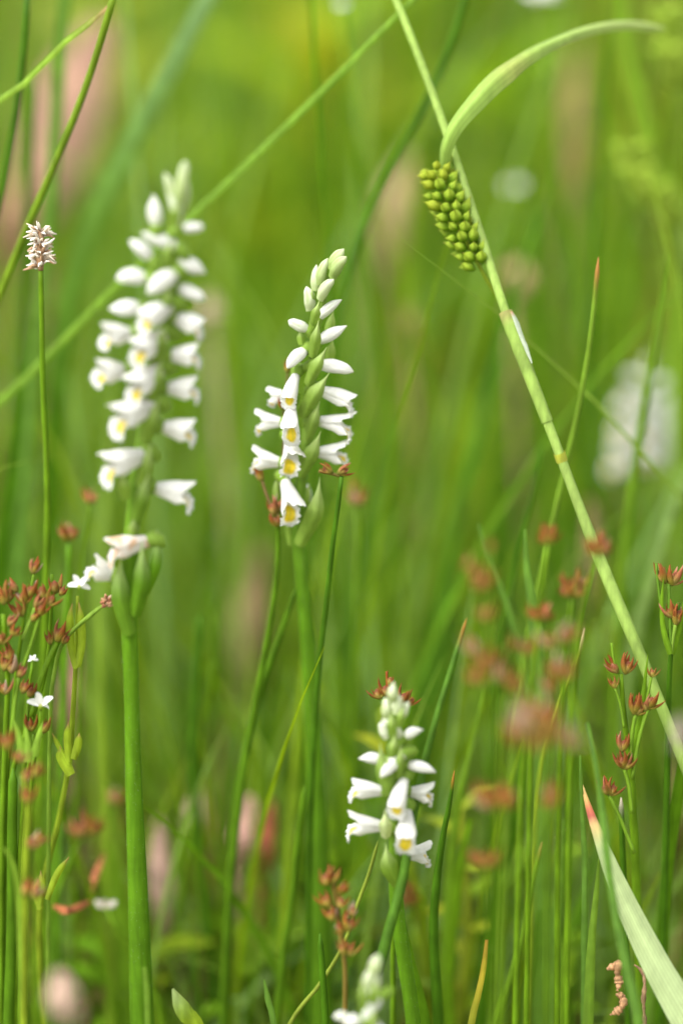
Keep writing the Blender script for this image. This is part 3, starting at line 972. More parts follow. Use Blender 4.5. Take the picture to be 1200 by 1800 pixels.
# ------------------------------------------------------------------ rushes with red-brown fruit
def tepal_mesh(c0, c1, ct):
    mb = MB()
    rows, cr = [], []
    for i in range(9):
        t = i / 8
        r = 0.155 * max(0.01, math.sin(math.pi * (0.16 + 0.82 * t ** 0.8)) ** 0.8) * (1 - 0.45 * t) + 0.003
        x0 = 0.13 * math.sin(t * 2.6) - 0.05 * t * t
        rows.append([Vector((x0 + r * 0.7 * math.cos(a * math.pi / 3), r * math.sin(a * math.pi / 3) * 1.25, t)) for a in range(6)])
        cc = mixc(mixc(c0, c1, sstep(0.15, 0.62, t)), ct, sstep(0.72, 1.0, t))
        cr.append([cc if a in (0, 3) else mixc(cc, (0.36, 0.20, 0.05), 0.22) if a in (1, 5) else tuple(x * 0.8 for x in cc) for a in range(6)])
    mb.grid(rows, cr, close=True)
    return mb
TEPALS = [tepal_mesh((0.34, 0.31, 0.04), RUST, (0.36, 0.10, 0.03)).mesh('tepal', M_DRY), tepal_mesh((0.34, 0.28, 0.07), ROSE, (0.58, 0.32, 0.20)).mesh('tepal', M_DRY),
          tepal_mesh((0.32, 0.26, 0.04), (0.24, 0.07, 0.018), (0.32, 0.11, 0.035)).mesh('tepal', M_DRY), tepal_mesh((0.36, 0.27, 0.12), (0.44, 0.29, 0.20), (0.66, 0.54, 0.43)).mesh('tepal', M_DRY),
          tepal_mesh((0.34, 0.34, 0.05), (0.26, 0.13, 0.025), (0.32, 0.09, 0.03)).mesh('tepal', M_DRY)]
def tepal_mats(n, spread, size, tip):
    out = []
    for k in range(n):
        a = k * 2.399963 + random.uniform(-0.3, 0.3)
        s = spread * (0.35 + 0.65 * (k / max(1, n - 1))) * random.uniform(0.8, 1.15)
        z = Vector((math.cos(a) * math.sin(s), math.sin(a) * math.sin(s), math.cos(s)))
        ref = Vector((math.cos(a), math.sin(a), 0.01))
        y = z.cross(ref).normalized(); x = y.cross(z)
        M = Matrix((x, y, z)).transposed().to_4x4() @ Matrix.Scale(size * random.uniform(0.62, 1.15), 4)
        out.append(M)
    return out
def flower_head(parent, base, px, py, d, size, ang=0.0, spread=0.85, n=6, tones=(0, 0, 1, 2), detail=True):
    tones = random.choice((tones, tones[:1] * 2 + tones[-1:], (0, 2, 4), (0, 4)))
    """fruit of a rush: pointed tepals fanned round a capsule. px,py: the cup's foot"""
    p = at(px, py, d)
    sz = wpx(size, p)
    up = (UPV * math.cos(ang) + RT * math.sin(ang) - FW * random.uniform(-0.1, 0.35)).normalized()
    x = up.cross(Vector((0.3, 1, 0.1))).normalized(); y = up.cross(x)
    F = Matrix((x, y, up)).transposed().to_4x4()
    F.translation = p - base
    mats = tepal_mats(n, spread, sz, 0)
    cup = MB()
    cup.tube([Vector((0, 0, -0.06 * sz)), Vector((0, 0, 0.06 * sz)), Vector((0, 0, 0.28 * sz)), Vector((0, 0, 0.48 * sz)), Vector((0, 0, 0.60 * sz))], [0.05 * sz, 0.16 * sz, 0.23 * sz, 0.15 * sz, 0.02 * sz],
             [(0.16, 0.20, 0.03), (0.24, 0.22, 0.04), (0.30, 0.20, 0.05), (0.22, 0.07, 0.03), (0.3, 0.1, 0.05)], seg=8)
    if detail:
        h = link('flower_head', cup.mesh('flower_head', M_DRY), parent, F)
        for m in mats:
            link('tepal', TEPALS[random.choice(tones)], h, m)
    else:
        for m in mats:
            me = TEPALS[random.choice(tones)]
            cup.add([m @ v.co for v in me.vertices], [tuple(q.vertices) for q in me.polygons], [tuple(c.color)[:3] for c in me.color_attributes['pigment'].data])
        h = link('flower_head', cup.mesh('flower_head', M_DRY), parent, F)
    return h
def rush(label, stem, d, w, heads, color=GREEN, branches=(), lean=0.0, size=37, detail=True, tones=(0, 0, 1, 2), leaves=(), tip=None, name='rush', cat='rush', group='rushes with red brown fruits'):
    P = path3(stem, d, lean, True)
    t = thing(name, P[-1], label, cat, group)
    stem_obj(None, stem, d, w, color, tip, lean, parent=t, name='stem')
    for b in branches:
        pts, bd, bw = b[:3]
        Pb = [at(p[0], p[1], bd + (b[3] if len(b) > 3 else 0) * i) for i, p in enumerate(pts)]
        Sb = [Vector(p) for p in spline(Pb, 12)]
        MB().tube(Sb, [wpx(bw, p) * 0.5 for p in Sb], b[4] if len(b) > 4 else mixc(color, LIGHT, 0.3), seg=6).build('branch', M_STEM, t)
    for l in leaves:
        pts, bd, bw, c = l
        Sb = [Vector(p) for p in spline([at(p[0], p[1], bd) for p in pts], 14)]
        MB().ribbon(Sb, [wpx(bw, p) * (1 - (i / 13) ** 2) + 0.00008 for i, p in enumerate(Sb)], c, -FW, fold=0.5, nv=5).build('leaf', M_LEAF, t)
    for h in heads:
        px, py, s, ang = h[:4]
        dd = h[4] if len(h) > 4 else d
        flower_head(t, P[-1], px, py, dd, size * s, ang, spread=random.uniform(0.28, 0.85), n=random.choice((3, 4, 5, 5, 6)), tones=tones, detail=detail)
    return t

# left clump, near the plane of focus
rush('rush with the sharpest red brown fruits, left of the small white starry flower', [(92, 1010), (90, 1080), (84, 1160), (62, 1250), (30, 1330), (20, 1420), (18, 1800)], -0.006, (6, 10),
     [(98, 1042, 1.0, -0.1), (106, 1046, 0.75, 0.5), (101, 1128, 1.15, 0.25), (110, 1130, 0.8, 0.8), (90, 1132, 0.8, -0.3)],
     branches=[([(101, 1128), (90, 1152), (72, 1195), (55, 1260)], -0.006, 10, 0, GREEN), ([(113, 1126), (124, 1112), (150, 1088), (176, 1067)], -0.006, 6, 0, LIGHT)], color=GREEN)
rush('short brown tipped rush cluster, leftmost and furthest up the left edge', [(6, 1080), (10, 1130), (14, 1200), (10, 1300), (4, 1500), (2, 1800)], -0.012, (8, 12),
     [(8, 1062, 0.9, -0.3), (16, 1100, 0.8, 0.5), (4, 1132, 0.8, -0.2), (24, 1118, 0.7, 0.5)], tones=(0, 1, 3), color=GREEN)
rush('rush with a crowded knot of rosy fruits beside the left edge', [(46, 1065), (38, 1120), (30, 1180), (22, 1280), (10, 1400), (4, 1800)], -0.010, (6, 12),
     [(44, 1062, 1.0, -0.2), (50, 1050, 1.0, 0.35), (62, 1068, 0.95, 0.55), (58, 1008, 0.9, 0.3), (30, 1040, 0.9, -0.6), (70, 1082, 0.9, 0.2), (22, 1182, 1.0, -0.2), (34, 1190, 1.0, 0.4), (20, 1160, 0.9, -0.5), (10, 1220, 0.9, -0.1), (78, 1052, 1.0, -0.3), (86, 1064, 0.9, 0.5), (40, 1082, 0.9, -0.5), (56, 1092, 0.8, 0.5), (14, 1058, 1.0, 0.2), (40, 1218, 0.9, 0.4), (8, 1178, 1.0, 0.1)],
     branches=[([(60, 1010), (54, 1040), (46, 1070)], -0.010, 5), ([(70, 1082), (56, 1130), (42, 1170), (30, 1200)], -0.01, 7), ([(62, 1068), (52, 1095), (40, 1125)], -0.01, 7, 0, LIGHT), ([(34, 1190), (26, 1240), (22, 1290)], -0.01, 8)],
     tones=(0, 1, 1, 3), color=GREEN)
rush('rush with two dark fruits just under the lower starry white flower', [(60, 1290), (52, 1340), (40, 1420), (30, 1600), (28, 1800)], -0.006, (6, 8),
     [(56, 1284, 0.85, -0.15), (76, 1288, 0.9, 0.35), (52, 1225, 0.9, 0.3)], branches=[([(76, 1288), (66, 1310), (56, 1350)], -0.006, 6), ([(52, 1225), (48, 1260), (52, 1320)], -0.006, 6)], tones=(0, 2), color=GREEN,
     leaves=[([(60, 1330), (68, 1295), (76, 1268)], -0.01, 14, LIGHT), ([(40, 1330), (32, 1290), (24, 1262)], -0.012, 14, LIGHT), ([(50, 1340), (48, 1300), (44, 1275)], -0.014, 14, LIGHT)])
rush('blurred greenish rush stem with fading brown fruits low at the left', [(42, 1360), (50, 1420), (46, 1500), (44, 1600), (42, 1800)], -0.034, (10, 14),
     [(36, 1340, 0.9, -0.2), (46, 1374, 1.0, 0.2), (60, 1366, 0.8, 0.6), (52, 1490, 0.9, 0.4), (66, 1480, 0.7, 0.8), (44, 1575, 1.1, 0.2), (58, 1578, 1.0, 0.6), (14, 1318, 1.1, -0.1), (48, 1412, 1.0, 0.0)], tones=(0, 3, 1), color=YELLOWG, detail=False)
rush('soft rusty fruit on a straight stalk above the left rush clump', [(121, 955), (121, 1020), (117, 1120), (110, 1300), (104, 1500), (100, 1800)], 0.034, (8, 14), [(119, 950, 1.15, -0.35), (122, 950, 1.1, 0.35), (120, 950, 0.9, 0.0)], detail=False, tones=(0, 1), color=OSTEM)
rush('soft pink heart shaped fruit below the left orchid flowers', [(160, 885), (152, 940), (144, 1020), (138, 1200), (132, 1500), (130, 1800)], 0.040, (5, 9), [(160, 885, 0.85, -0.4), (161, 885, 0.85, 0.4)], detail=False, tones=(1, 0), color=GREEN)
rush('blurred rosy fruit on a slanting stalk left of the thick orchid stem', [(150, 1470), (130, 1500), (105, 1560), (80, 1640), (70, 1800)], 0.05, (8, 12), [(148, 1470, 1.15, -0.3), (158, 1468, 1.1, 0.5)], detail=False, tones=(1, 0), color=GREEN)
rush('faint pink fruit beside the thick orchid stem low at the left', [(197, 1415), (190, 1480), (176, 1580), (160, 1800)], 0.075, (8, 12), [(196, 1412, 1.0, 0.1), (200, 1412, 0.9, 0.6)], detail=False, tones=(1, 3), color=GREEN)
# behind the middle orchid
rush('rush with rusty fruit half hidden behind the left flowers of the sharp orchid', [(486, 905), (489, 950), (484, 1030), (470, 1120), (448, 1240), (425, 1380), (410, 1500), (398, 1650), (392, 1800)], 0.016, (8, 15),
     [(462, 845, 0.9, -0.6), (484, 905, 1.0, -0.35), (490, 900, 0.9, 0.1), (486, 925, 0.8, -0.1), (498, 720, 0.8, 0.1), (505, 655, 0.7, 0.0)],
     branches=[([(460, 842), (468, 868), (484, 905)], 0.016, 6, 0, (0.2, 0.14, 0.05)), ([(498, 720), (497, 800), (488, 910)], 0.018, 4, 0, (0.2, 0.14, 0.05)), ([(505, 655), (502, 700), (498, 724)], 0.018, 3, 0, (0.2, 0.14, 0.05))], detail=False, color=mixc(DARK, GREEN, 0.5), tones=(0, 0, 3, 1))
rush('thin straight dark rush topped by a pink fruit behind the sharp orchid', [(600, 838), (594, 890), (584, 960), (572, 1070), (560, 1180), (552, 1290), (545, 1450), (540, 1800)], 0.004, (8, 12),
     [(594, 832, 0.85, 1.1), (584, 830, 0.85, -1.1), (600, 832, 0.6, 0.9)], branches=[([(560, 828), (580, 832), (602, 838)], 0.005, 6, 0, (0.25, 0.2, 0.05))], color=DARK, tones=(1, 0))
rush('out of focus rusty fruit right of the lowest flowers of the sharp orchid', [(628, 890), (630, 960), (626, 1100), (620, 1300), (618, 1500)], 0.06, (8, 12), [(626, 888, 0.9, -0.3), (632, 888, 1.0, 0.3), (622, 862, 0.6, 0)], detail=False, tones=(0, 3), color=GREEN)
rush('rush fruit with sharp red points peeping over the short orchid tip', [(682, 1225), (684, 1290), (688, 1400), (690, 1600), (690, 1800)], -0.004, (6, 10),
     [(668, 1228, 0.85, -0.45), (678, 1224, 0.9, -0.1), (706, 1236, 0.9, 0.25), (716, 1240, 0.75, 0.65), (684, 1205, 0.7, 0.15)],
     branches=[([(679, 1180), (680, 1205), (682, 1228)], -0.004, 4, 0, RUST), ([(706, 1236), (696, 1250), (686, 1270)], -0.004, 5), ([(668, 1228), (676, 1240), (684, 1262)], -0.004, 5), ([(716, 1240), (706, 1258), (688, 1290)], -0.004, 4)], color=GREEN, tones=(2, 0, 0))
rush('rusty brown jointed fruit stalk left of the bottom orchid tip', [(582, 1530), (590, 1580), (598, 1640), (606, 1700), (606, 1800)], -0.022, (10, 9),
     [(574, 1556, 1.0, -0.1), (584, 1554, 0.9, 0.3), (580, 1592, 0.9, -0.5), (596, 1596, 0.9, 0.3), (586, 1618, 0.9, -0.3), (604, 1640, 0.9, -0.6), (610, 1636, 1.0, 0.35), (618, 1610, 0.8, 0.2), (606, 1678, 0.9, -0.25), (612, 1680, 0.9, 0.3), (596, 1570, 0.8, 0.5)],
     color=(0.2, 0.15, 0.03), tones=(0, 2, 3), detail=False)
# right: blurred clump in front of the far grass
rush('pink cupped fruit on a pale stalk left of the leaning sedge', [(961, 955), (956, 1010), (946, 1090), (935, 1200), (930, 1400), (925, 1800)], -0.036, (7, 10), [(960, 955, 0.95, -0.5), (963, 955, 1.0, 0.2), (961, 955, 0.9, 0.0)], detail=False, tones=(1, 1, 3), color=GREEN)
rush('rosy fruit overlapping the middle of the leaning sedge', [(1052, 975), (1040, 1010), (1026, 1060), (1010, 1160), (1000, 1400), (995, 1800)], -0.040, (7, 10), [(1050, 975, 1.1, -0.15), (1054, 975, 1.15, 0.3), (1050, 974, 0.9, -0.6)], detail=False, tones=(1, 0), color=GREEN)
rush('dark rosy fruit with upright points below the pink cupped one', [(1004, 1048), (1000, 1090), (994, 1160), (985, 1300), (980, 1500), (978, 1800)], -0.030, (8, 11), [(1002, 1048, 1.1, -0.7), (1005, 1048, 1.3, 0.05), (1006, 1048, 1.1, 0.65)], detail=False, tones=(0, 0, 1), color=GREEN)
rush('small rusty fruit beside a blue green blade left of the sedge', [(950, 1092), (942, 1150), (930, 1240), (915, 1400), (905, 1800)], -0.036, (8, 11), [(946, 1090, 0.9, -0.4), (950, 1090, 0.9, 0.2), (954, 1090, 0.9, 0.6)], detail=False, tones=(0, 1), color=GREEN)
rush('cloudy rust and pink fruit column, large blur right of the middle', [(846, 1010), (850, 1080), (862, 1170), (872, 1300), (876, 1500), (878, 1800)], -0.070, (4, 5),
     [(848, 1040, 1.3, -0.1), (838, 1020, 1.0, -0.3), (850, 1090, 1.1, 0.2), (840, 1150, 1.2, -0.4), (856, 1180, 1.4, -0.2), (878, 1200, 1.3, 0.2), (898, 1215, 1.2, 0.5), (846, 1200, 1.2, -0.5), (862, 970, 0.7, 0.1), (822, 1000, 0.7, -0.2)], detail=False, tones=(0, 0, 3, 1), color=GREEN,
     branches=[([(898, 1215), (880, 1260), (874, 1320)], -0.07, 7), ([(862, 970), (856, 1030), (860, 1150)], -0.07, 5)])
rush('rust and pink smear of fruits touching the leaning sedge from the left', [(990, 1120), (975, 1180), (966, 1260), (962, 1400), (960, 1800)], -0.06, (4, 5),
     [(986, 1130, 1.3, 0.3), (970, 1140, 1.1, -0.3), (978, 1190, 1.2, -0.2), (990, 1195, 1.2, 0.4), (966, 1220, 1.1, -0.2), (930, 1150, 1.0, -0.3), (908, 1140, 0.9, -0.5)], detail=False, tones=(0, 1, 3), color=GREEN,
     branches=[([(930, 1150), (945, 1200), (964, 1280)], -0.06, 6), ([(908, 1140), (930, 1210), (962, 1300)], -0.06, 6)])
rush('pale pinkish fluffy blur in front of the right hand grass', [(936, 1250), (940, 1330), (946, 1450), (948, 1800)], -0.085, (4, 5),
     [(930, 1290, 1.5, -0.5), (940, 1280, 1.6, 0.0), (950, 1285, 1.5, 0.5), (920, 1310, 1.4, -0.8), (960, 1300, 1.3, 0.8), (940, 1320, 1.4, 0.2), (934, 1260, 1.2, -0.2), (990, 1310, 1.1, 0.6)], detail=False, tones=(3, 3, 3, 1), color=GREEN)
rush('lower rusty blur of fruits between the short orchid and the pale leaf', [(870, 1400), (874, 1450), (880, 1560), (884, 1800)], -0.065, (4, 5),
     [(866, 1420, 1.3, -0.7), (876, 1420, 1.3, 0.1), (884, 1418, 1.2, 0.8), (850, 1410, 1.0, -0.5), (960, 1420, 1.1, 0.2), (970, 1405, 1.0, -0.3)], detail=False, tones=(0, 0, 3), color=GREEN,
     branches=[([(962, 1422), (930, 1480), (884, 1560)], -0.065, 6)])
rush('single soft rosy fruit low between two blurred green blades', [(852, 1525), (856, 1580), (858, 1660), (862, 1800)], -0.06, (4, 5), [(848, 1525, 1.1, -0.4), (854, 1525, 1.1, 0.3), (862, 1520, 0.9, 0.7)], detail=False, tones=(0, 1), color=GREEN)
rush('brown soft fruit at the foot of the short orchid', [(718, 1590), (720, 1640), (722, 1800)], 0.06, (7, 9), [(714, 1592, 0.9, -0.3), (722, 1592, 0.9, 0.2), (718, 1572, 0.7, 0.1)], detail=False, tones=(0, 0), color=GREEN)
# right: sharp clump
rush('sharp rush with two cups of pointed red fruits by the right edge', [(1192, 1060), (1178, 1150), (1174, 1240), (1172, 1380), (1168, 1520), (1160, 1800)], 0.002, (7, 14),
     [(1168, 1024, 1.0, -0.4), (1180, 1028, 1.05, 0.3), (1186, 1098, 0.95, 0.3), (1180, 1086, 0.9, -0.2), (1190, 1090, 0.8, 0.1)],
     branches=[([(1174, 1027), (1176, 1070), (1178, 1150)], 0.002, 7), ([(1186, 1098), (1182, 1120), (1178, 1150)], 0.002, 7, 0, LIGHT), ([(1152, 990), (1160, 1060), (1176, 1140)], 0.002, 5)], color=DARK, tones=(0, 2, 1),
     leaves=[([(1178, 1150), (1166, 1110), (1162, 1060), (1166, 1010)], 0.001, 10, GREEN), ([(1180, 1150), (1194, 1100), (1206, 1030)], 0.003, 10, GREEN)])
rush('sharp rush with a red cup fruit crossed by the sedge near the right edge', [(1090, 1185), (1096, 1260), (1106, 1340), (1112, 1440), (1118, 1560), (1124, 1800)], -0.004, (8, 18),
     [(1084, 1182, 0.9, -0.6), (1098, 1184, 1.05, 0.3), (1114, 1255, 1.0, 0.1), (1118, 1256, 0.9, 0.5), (1138, 1245, 1.0, 0.35), (1134, 1250, 0.8, 0.0), (1095, 1350, 0.9, -0.2), (1098, 1352, 0.9, 0.5), (1094, 1320, 0.9, 0.1), (1068, 1396, 0.9, -0.5), (1072, 1398, 0.9, 0.4), (1144, 1190, 0.6, 0.2), (1080, 1210, 0.6, -0.2)],
     branches=[([(1116, 1256), (1110, 1290), (1106, 1340)], -0.004, 7), ([(1138, 1247), (1122, 1300), (1110, 1370)], -0.004, 7), ([(1096, 1352), (1104, 1380), (1110, 1430)], -0.004, 7), ([(1070, 1398), (1090, 1440), (1114, 1500)], -0.004, 7), ([(1144, 1190), (1136, 1230), (1124, 1300)], -0.004, 5), ([(1080, 1210), (1090, 1240), (1096, 1280)], -0.004, 5),
               ([(1074, 1130), (1078, 1160), (1090, 1190)], -0.004, 4)], color=GREEN, tones=(0, 0, 2, 1), leaves=[([(1106, 1350), (1126, 1250), (1138, 1150)], -0.002, 14, GREEN)])

# --- spike-rush with a bristly straw-white head
def spike_rush():
    stem = [(72, 470), (74, 560), (76, 680), (82, 800), (84, 900), (82, 1000), (78, 1150), (74, 1300), (70, 1500), (66, 1800)]
    P = path3(stem, 0.004, 0.0, True)
    t = thing('spike_rush', P[-1], 'slender spike rush with a bristly straw white flower head at upper left', 'spike rush')
    stem_obj(None, stem, 0.004, (9, 13), GREEN, None, 0.0, parent=t, name='stem')
    A, B = at(72, 476, 0.004), at(70, 400, 0.004)
    core = [A.lerp(B, i / 9) for i in range(10)]
    MB().tube(core, [wpx(18 * math.sin(math.pi * (0.15 + 0.75 * i / 9)), core[i]) * 0.5 for i in range(10)], [(0.50, 0.34, 0.20) if i % 2 else (0.36, 0.20, 0.10) for i in range(10)], seg=8).build('spikelet', M_DRY, t)
    for k in range(110):
        p = core[int(random.uniform(1, 9))]
        a = random.uniform(0, 2 * math.pi)
        up = random.uniform(-0.55, 0.9)
        dr = (RT * math.cos(a) + FW * math.sin(a) + UPV * up).normalized()
        ln = wpx(random.uniform(14, 27), p)
        r = wpx(random.uniform(3.6, 6.4), p) * 0.5
        q = p + dr * wpx(6, p)
        mid = q + dr * ln * 0.55 + UPV * ln * random.uniform(-0.1, 0.15)
        tone = random.choice([(0.84, 0.78, 0.70), (0.84, 0.80, 0.74), (0.84, 0.80, 0.73), (0.78, 0.68, 0.55), (0.55, 0.36, 0.22)])
        MB().tube([q, mid, q + dr * ln + UPV * ln * random.uniform(-0.15, 0.1)], [r * 0.7, r, r * 0.35], [mixc(tone, BROWN, 0.2), tone, tone], seg=5).build('bristle', M_PETAL, t)
spike_rush()

# ------------------------------------------------------------------ bedstraw with white four-petalled stars
def star(parent, base, px, py, d, size, tilt=0.5, az=0.0, petals=4, color=WHITE):
    p = at(px, py, d)
    sz = wpx(size, p) * 0.5
    for k in range(petals):
        a = az + 2 * math.pi * k / petals
        e = (RT * math.cos(a) + (UPV * math.cos(tilt) - FW * math.sin(tilt)) * math.sin(a) * 0.75 + UPV * 0.35).normalized()
        Sx = [p + e * sz * (0.05 + 0.95 * i / 7) + UPV * sz * 0.12 * math.sin(i / 7 * 2.5) for i in range(8)]
        Wd = [sz * (0.15 + 0.42 * math.sin(math.pi * (0.1 + 0.86 * i / 7))) for i in range(8)]
        MB().ribbon(Sx, Wd, color, (-FW + UPV * 0.8).normalized(), fold=-0.3, nv=5).build('petal', M_PETAL, parent)
    MB().tube([p - UPV * sz * 0.35, p - UPV * sz * 0.1, p + UPV * sz * 0.12], [sz * 0.12, sz * 0.2, sz * 0.1], [LIGHT, YELLOWG, (0.6, 0.6, 0.3)], seg=8).build('calyx', M_BRACT, parent)
def leaf_on(parent, pts, d, w, color, name='leaf', dd=0.0, tip=None):
    Sx = [Vector(p) for p in spline([at(p[0], p[1], d + dd * i) for i, p in enumerate(pts)], 14)]
    Wd = [wpx(w, p) * (0.35 + 0.65 * math.sin(math.pi * min(1, 0.2 + 0.6 * i / 13))) * (1 - sstep(0.7, 1.03, i / 13)) + 0.00008 for i, p in enumerate(Sx)]
    Cs = [color if tip is None else mixc(color, tip, sstep(0.75, 1, i / 13)) for i in range(14)]
    return MB().ribbon(Sx, Wd, Cs, -FW + RT * 0.3, fold=0.5, nv=5).build(name, M_LEAF, parent)
def bedstraw():
    stem = [(137, 1048), (136, 1100), (134, 1160), (128, 1260), (122, 1340), (104, 1440), (84, 1520), (72, 1590), (70, 1660), (74, 1740), (80, 1800)]
    P = path3(stem, -0.003, 0, True)
    t = thing('bedstraw', P[-1], 'yellow green bedstraw with paired leaves and a tiny white starry flower', 'wildflower', 'plants with tiny starry white flowers')
    stem_obj(None, stem, -0.003, (6, 12), YELLOWG, None, 0, parent=t, name='stem')
    star(t, P[-1], 140, 1030, -0.012, 42, 0.4, 0.6)
    for pts, w in (([(135, 1175), (126, 1135), (124, 1085), (128, 1060)], 14), ([(138, 1172), (145, 1130), (143, 1085), (139, 1058)], 14),
                   ([(126, 1362), (110, 1330), (106, 1312)], 20), ([(122, 1345), (104, 1312), (92, 1288)], 8), ([(122, 1340), (119, 1300), (121, 1268)], 12), ([(130, 1335), (138, 1310), (140, 1288)], 14),
                   ([(72, 1598), (66, 1570), (68, 1545)], 14), ([(84, 1582), (100, 1540), (122, 1506)], 12), ([(70, 1600), (74, 1560), (72, 1530)], 12)):
        leaf_on(t, pts, -0.004, w, YELLOWG, tip=(0.3, 0.2, 0.08))
    t2 = thing('bedstraw', path3([(72, 1245), (66, 1300), (40, 1500), (34, 1800)], -0.008, 0, True)[-1], 'lower tiny white starry flower at the left edge, open above two dark fruits', 'wildflower', 'plants with tiny starry white flowers')
    stem_obj(None, [(72, 1245), (70, 1280), (60, 1340), (46, 1500), (34, 1800)], -0.008, (5, 8), GREEN, None, 0, parent=t2, name='stem')
    star(t2, None, 72, 1240, -0.008, 50, 0.7, 0.3)
    t3 = thing('bedstraw', path3([(58, 1162), (50, 1220), (44, 1300), (40, 1800)], 0.01, 0, True)[-1], 'small half closed white flower between the two starry flowers', 'wildflower', 'plants with tiny starry white flowers')
    stem_obj(None, [(58, 1165), (50, 1220), (44, 1300), (42, 1500), (40, 1800)], 0.010, (5, 7), GREEN, None, 0, parent=t3, name='stem')
    star(t3, None, 58, 1160, 0.010, 20, 0.3, 0.9)
bedstraw()
# tan knot at the end of the thin stalk by the left orchid
def knot():
    stem = [(186, 1060), (170, 1074), (146, 1094), (126, 1112), (110, 1132), (96, 1180), (88, 1300), (84, 1800)]
    P = path3(stem, -0.007, 0, True)
    t = thing('rush', P[-1], 'thin slanting stalk ending in a round tan knot below the lowest left orchid flower', 'rush', 'rushes with red brown fruits')
    stem_obj(None, stem, -0.007, (6, 8), LIGHT, None, 0, parent=t, name='stem')
    for k in range(14):
        p = at(187 + random.uniform(-7, 7), 1056 + random.uniform(-9, 9), -0.007)
        dr = (RT * random.uniform(-1, 1) + UPV * random.uniform(-0.7, 1) - FW * random.uniform(-0.3, 0.8)).normalized()
        s = wpx(14, p)
        MB().tube([p - dr * s * 0.4, p, p + dr * s * 0.55], [s * 0.12, s * 0.3, s * 0.06], random.choice([(0.55, 0.32, 0.18), (0.42, 0.18, 0.10), (0.68, 0.48, 0.34)]), seg=6).build('scale', M_DRY, t)
knot()

# ------------------------------------------------------------------ grass blades and rush stems that can be picked out
stem_obj('olive rush stem running from the top edge to the left edge at upper left', [(206, -24), (152, 150), (96, 290), (42, 415), (0, 520), (-50, 640), (-80, 760)], 0.010, (12, 14), mixc(GREEN, (0.22, 0.21, 0.02), 0.2))
blade_obj('light green blade whose tip touches the olive rush stem at upper left', [(192, 10), (150, 48), (108, 80), (45, 145), (-20, 190), (-90, 260)], 0.014, [(0, 5), (0.15, 11), (1, 12)], LIGHT, tip=TAN, tipfrac=0.03)
stem_obj('dark rush stem crossing the light blade in the upper left corner', [(50, -20), (44, 70), (30, 190), (2, 350), (-20, 480)], 0.028, (12, 14), DARK)
blade_obj('hazy grey green blade standing straight behind the straw white head', [(118, -30), (104, 140), (92, 320), (78, 470), (60, 650), (45, 850), (36, 1050)], 0.075, (20, 26), BLUE)
blade_obj('broad hazy blue green blade slanting above the left orchid', [(385, -40), (310, 100), (235, 245), (170, 380), (135, 480), (110, 620), (95, 800)], 0.085, [(0, 30), (0.5, 42), (1, 34)], [(0, (0.16, 0.27, 0.11)), (0.5, BLUE), (1, DARK)])  # shadow side painted in: colour falls to dark green toward the lower end
blade_obj('long light blade crossing behind the left orchid from lower left to top', [(755, -30), (640, 85), (500, 225), (340, 378), (200, 508), (60, 650), (-40, 745), (-120, 850)], 0.024, [(0, 11), (0.4, 14), (1, 15)], mixc(mixc(LIGHT, GREEN, 0.45), BLUE, 0.35))
stem_obj('dark green curving rush behind the gap between sharp orchid and sedge', [(826, -30), (786, 95), (740, 195), (685, 300), (640, 400), (605, 515), (580, 640), (560, 800), (545, 1000), (540, 1300)], 0.048, (13, 16), DARK)
stem_obj('blurred dark stem down the upper left edge', [(60, 120), (50, 300), (42, 500), (34, 700), (20, 900), (10, 1200)], 0.085, (16, 20), DARK)
blade_obj('dark blurred blade at the left edge beside the spike rush', [(40, 640), (30, 760), (14, 900), (-6, 1020), (-20, 1200)], 0.06, (14, 24), DARK)
blade_obj('pale blurred blade rising behind the left rush clump', [(62, 560), (58, 700), (48, 850), (36, 980), (30, 1200)], 0.07, (14, 26), BLUE)
stem_obj('upright sharp rush with a brown and white tip right of the sedge', [(1051, 452), (1046, 510), (1036, 600), (1018, 710), (998, 800), (975, 900), (945, 1040), (915, 1200), (895, 1400)], 0.008, (8, 12), mixc(GREEN, LIGHT, 0.6), tip=(0.38, 0.16, 0.05))
stem_obj('green stem standing across the far white orchid', [(1172, 440), (1160, 540), (1142, 650), (1122, 780), (1104, 900), (1094, 1000), (1086, 1120), (1080, 1300)], 0.045, [(0, 5), (0.2, 13), (0.5, 17), (1, 18)], mixc(GREEN, LIGHT, 0.2))
blade_obj('wide washed out pale blade in front of the far orchid at right edge', [(1215, 360), (1204, 480), (1190, 600), (1178, 720), (1166, 840), (1148, 980), (1124, 1140), (1104, 1300), (1090, 1500)], 0.20, (40, 38), [(0, mixc(PALE, LIGHT, 0.5)), (0.5, mixc(PALE, LIGHT, 0.6)), (0.8, mixc(GREEN, LIGHT, 0.3)), (1, GREEN)])
blade_obj('pale hazy blade leaning up to the right edge above the sharp rush', [(1210, 830), (1182, 900), (1150, 1000), (1118, 1110), (1095, 1250)], 0.06, (16, 24), mixc(BLUE, PALE, 0.35))
stem_obj('thin dark stem left of the sedge, passing behind the pink fruits', [(952, 780), (940, 850), (920, 930), (898, 1030), (880, 1130), (868, 1300)], 0.04, (8, 10), DARK)
blade_obj('blue green pointed blade between pink and rusty fruits left of the sedge', [(922, 930), (926, 1000), (936, 1060), (944, 1140), (950, 1250), (952, 1400)], 0.012, (6, 26), BLUE)
blade_obj('thin grey blade bending over the rusty fruit cloud', [(840, 920), (860, 985), (890, 1060), (910, 1130), (930, 1220), (945, 1340)], 0.03, (6, 12), BLUE)
